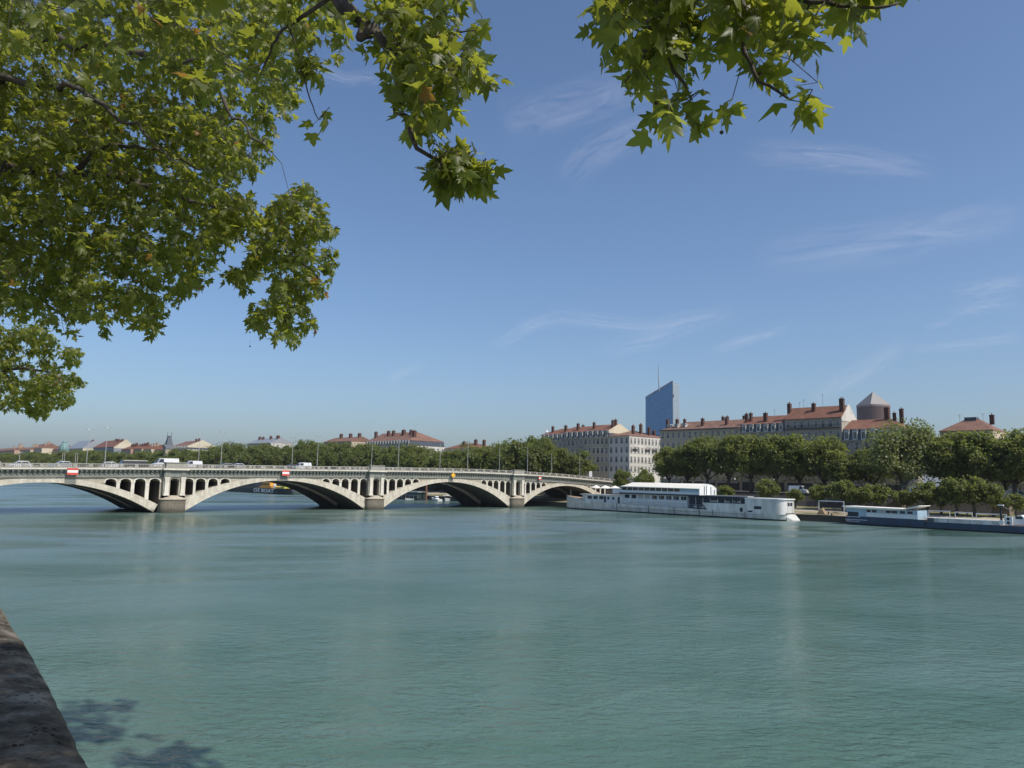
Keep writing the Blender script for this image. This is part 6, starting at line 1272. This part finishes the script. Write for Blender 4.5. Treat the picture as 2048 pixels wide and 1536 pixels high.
# railing along the top of the retaining wall
mb = MB(); ys = np.arange(20, 330, 2.5)
for y in ys: mb.box((bank(y)-31.5, y-.04, 6.35), (bank(y)-31.42, y+.04, 7.25))
for z in (6.8, 7.22): mb.box((208.5, 20, z), (208.58, 328, z+.05))
tag(mb.build('wall_railing', M['iron']), 'thin dark iron railing along the top of the quay road wall', 'railing')
# road vehicles on the far quay
def on_quay(px, kind, color, x, rz, label, cat): p = on_x(px, 980, x); return vehicle(kind, color, (x, p.y, 6.1), rz, label, cat, 'vehicles on the far quay road')
on_quay(1598, 'big', 'car_white', 216, -math.pi/2, 'white panel van driving on the quay road above the ship stern', 'van')
on_quay(1449, 'car', 'car_grey', 219, -math.pi/2, 'grey car on the quay road under the trees right of the cream canopy', 'car'); on_quay(1375, 'car', 'car_silver', 219, -math.pi/2, 'silver car on the quay road behind the cream canopy', 'car')
on_quay(1660, 'car', 'car_dark', 221, -math.pi/2, 'dark parked car just right of the white panel van', 'car'); on_quay(2034, 'big', 'roof_cream', 221, -math.pi/2, 'cream delivery van before the shop with a white shutter at the right edge', 'van')
p = on_x(1868, 985, 214); tr_ = empty('white_bus', (214, p.y, 6.1), -math.pi/2, 'white rounded bus mostly hidden by trees above the barge', 'bus'); mb = MB()
mb.prism([(-5.6, .4), (-5.6, 2.7), (-5.2, 3.0), (4.8, 3.0), (5.4, 2.4), (5.7, 1.3), (5.7, .4)], 1, -1.25, 1.25); mb.build('body', M['car_white'], tr_)
for s in (-1, 1):
    for k in range(5): mb = MB(); mb.box((-5+k*2, s*1.255-.005, 1.5), (-3.3+k*2, s*1.255+.005, 2.5)); mb.build('window', M['glass_dark'], tr_)
    for fx in (-3.5, 3.6): mb = MB(); mb.lathe((fx, s*1.14-.15, .48), [(.36, 0), (.48, .03), (.48, .27), (.36, .3)], 12, 0, 1); mb.build('wheel', M['rubber'], tr_)
# shop with white shutter at the right edge
p0 = on_x(2003, 985, 239.4); p1 = on_x(2041, 985, 239.4); mb = MB(); mb.box((-.1, 0, 0), (.4, p0.y-p1.y, 3.1)); r_ = empty('shop_front', (239.5, p1.y, 6.3), 0, 'dark shop front with a large white shutter at the right edge', 'shop front'); mb.build('surround', M['slate'], r_)
mb = MB(); mb.box((-.16, .5, .3), (-.105, p0.y-p1.y-.5, 2.6)); mb.build('shutter', M['cabin_white'], r_)
# quay lamps
for i, (px, lab) in enumerate(((1470, 'short quay lamp with round white head near the canopy'), (1548, 'short quay lamp right of the small rounded tree'), (1330, 'short quay lamp beside the twin round trees'))):
    p = on_x(px, 980, 209.6); r_ = empty('quay_lamp', (209.6, p.y, 6.2), 0, lab, 'street lamp', 'lamps along the far quay wall'); mb = MB(); mb.lathe((0, 0, 0), [(.1, 0), (.06, .4), (.05, 3.6)], 6); mb.build('pole', M['iron'], r_); mb = MB(); mb.lathe((0, 0, 3.6), [(.05, 0), (.24, .15), (.26, .3), (.05, .5)], 8); mb.build('lamp_head', M['cabin_white'], r_)
# mooring bollards on the near edge of the far quay
for i, y in enumerate((86, 98, 110, 150)):
    mb = MB(); mb.lathe((0, 0, 0), [(.2, 0), (.16, .1), (.16, .4), (.26, .45), (.24, .58)], 10); o = mb.build('bollard', M['iron'], None, False, (185.2, y, 1.47)); tag(o, 'iron mooring bollard on the quay edge '+['behind the blue barge cabin', 'behind the ship stern house', 'behind the black ship canopy', 'behind the forward ship cabin'][i], 'bollard', 'mooring bollards')
# ---------------------------------------------------------------- the air
hm = bpy.data.materials.new('haze_air'); hm.use_nodes = True; t = hm.node_tree; t.nodes.clear(); out = N(t, 'ShaderNodeOutputMaterial'); pv = N(t, 'ShaderNodeVolumePrincipled')
pv.inputs['Color'].default_value = (.80,.88,1.0,1); pv.inputs['Density'].default_value = .00005; pv.inputs['Anisotropy'].default_value = .2; t.links.new(pv.outputs[0], out.inputs['Volume'])
mb = MB(); mb.box((-9500, -2000, -4), (9600, 9500, 215)); tag(mb.build('haze', hm), kind='stuff')
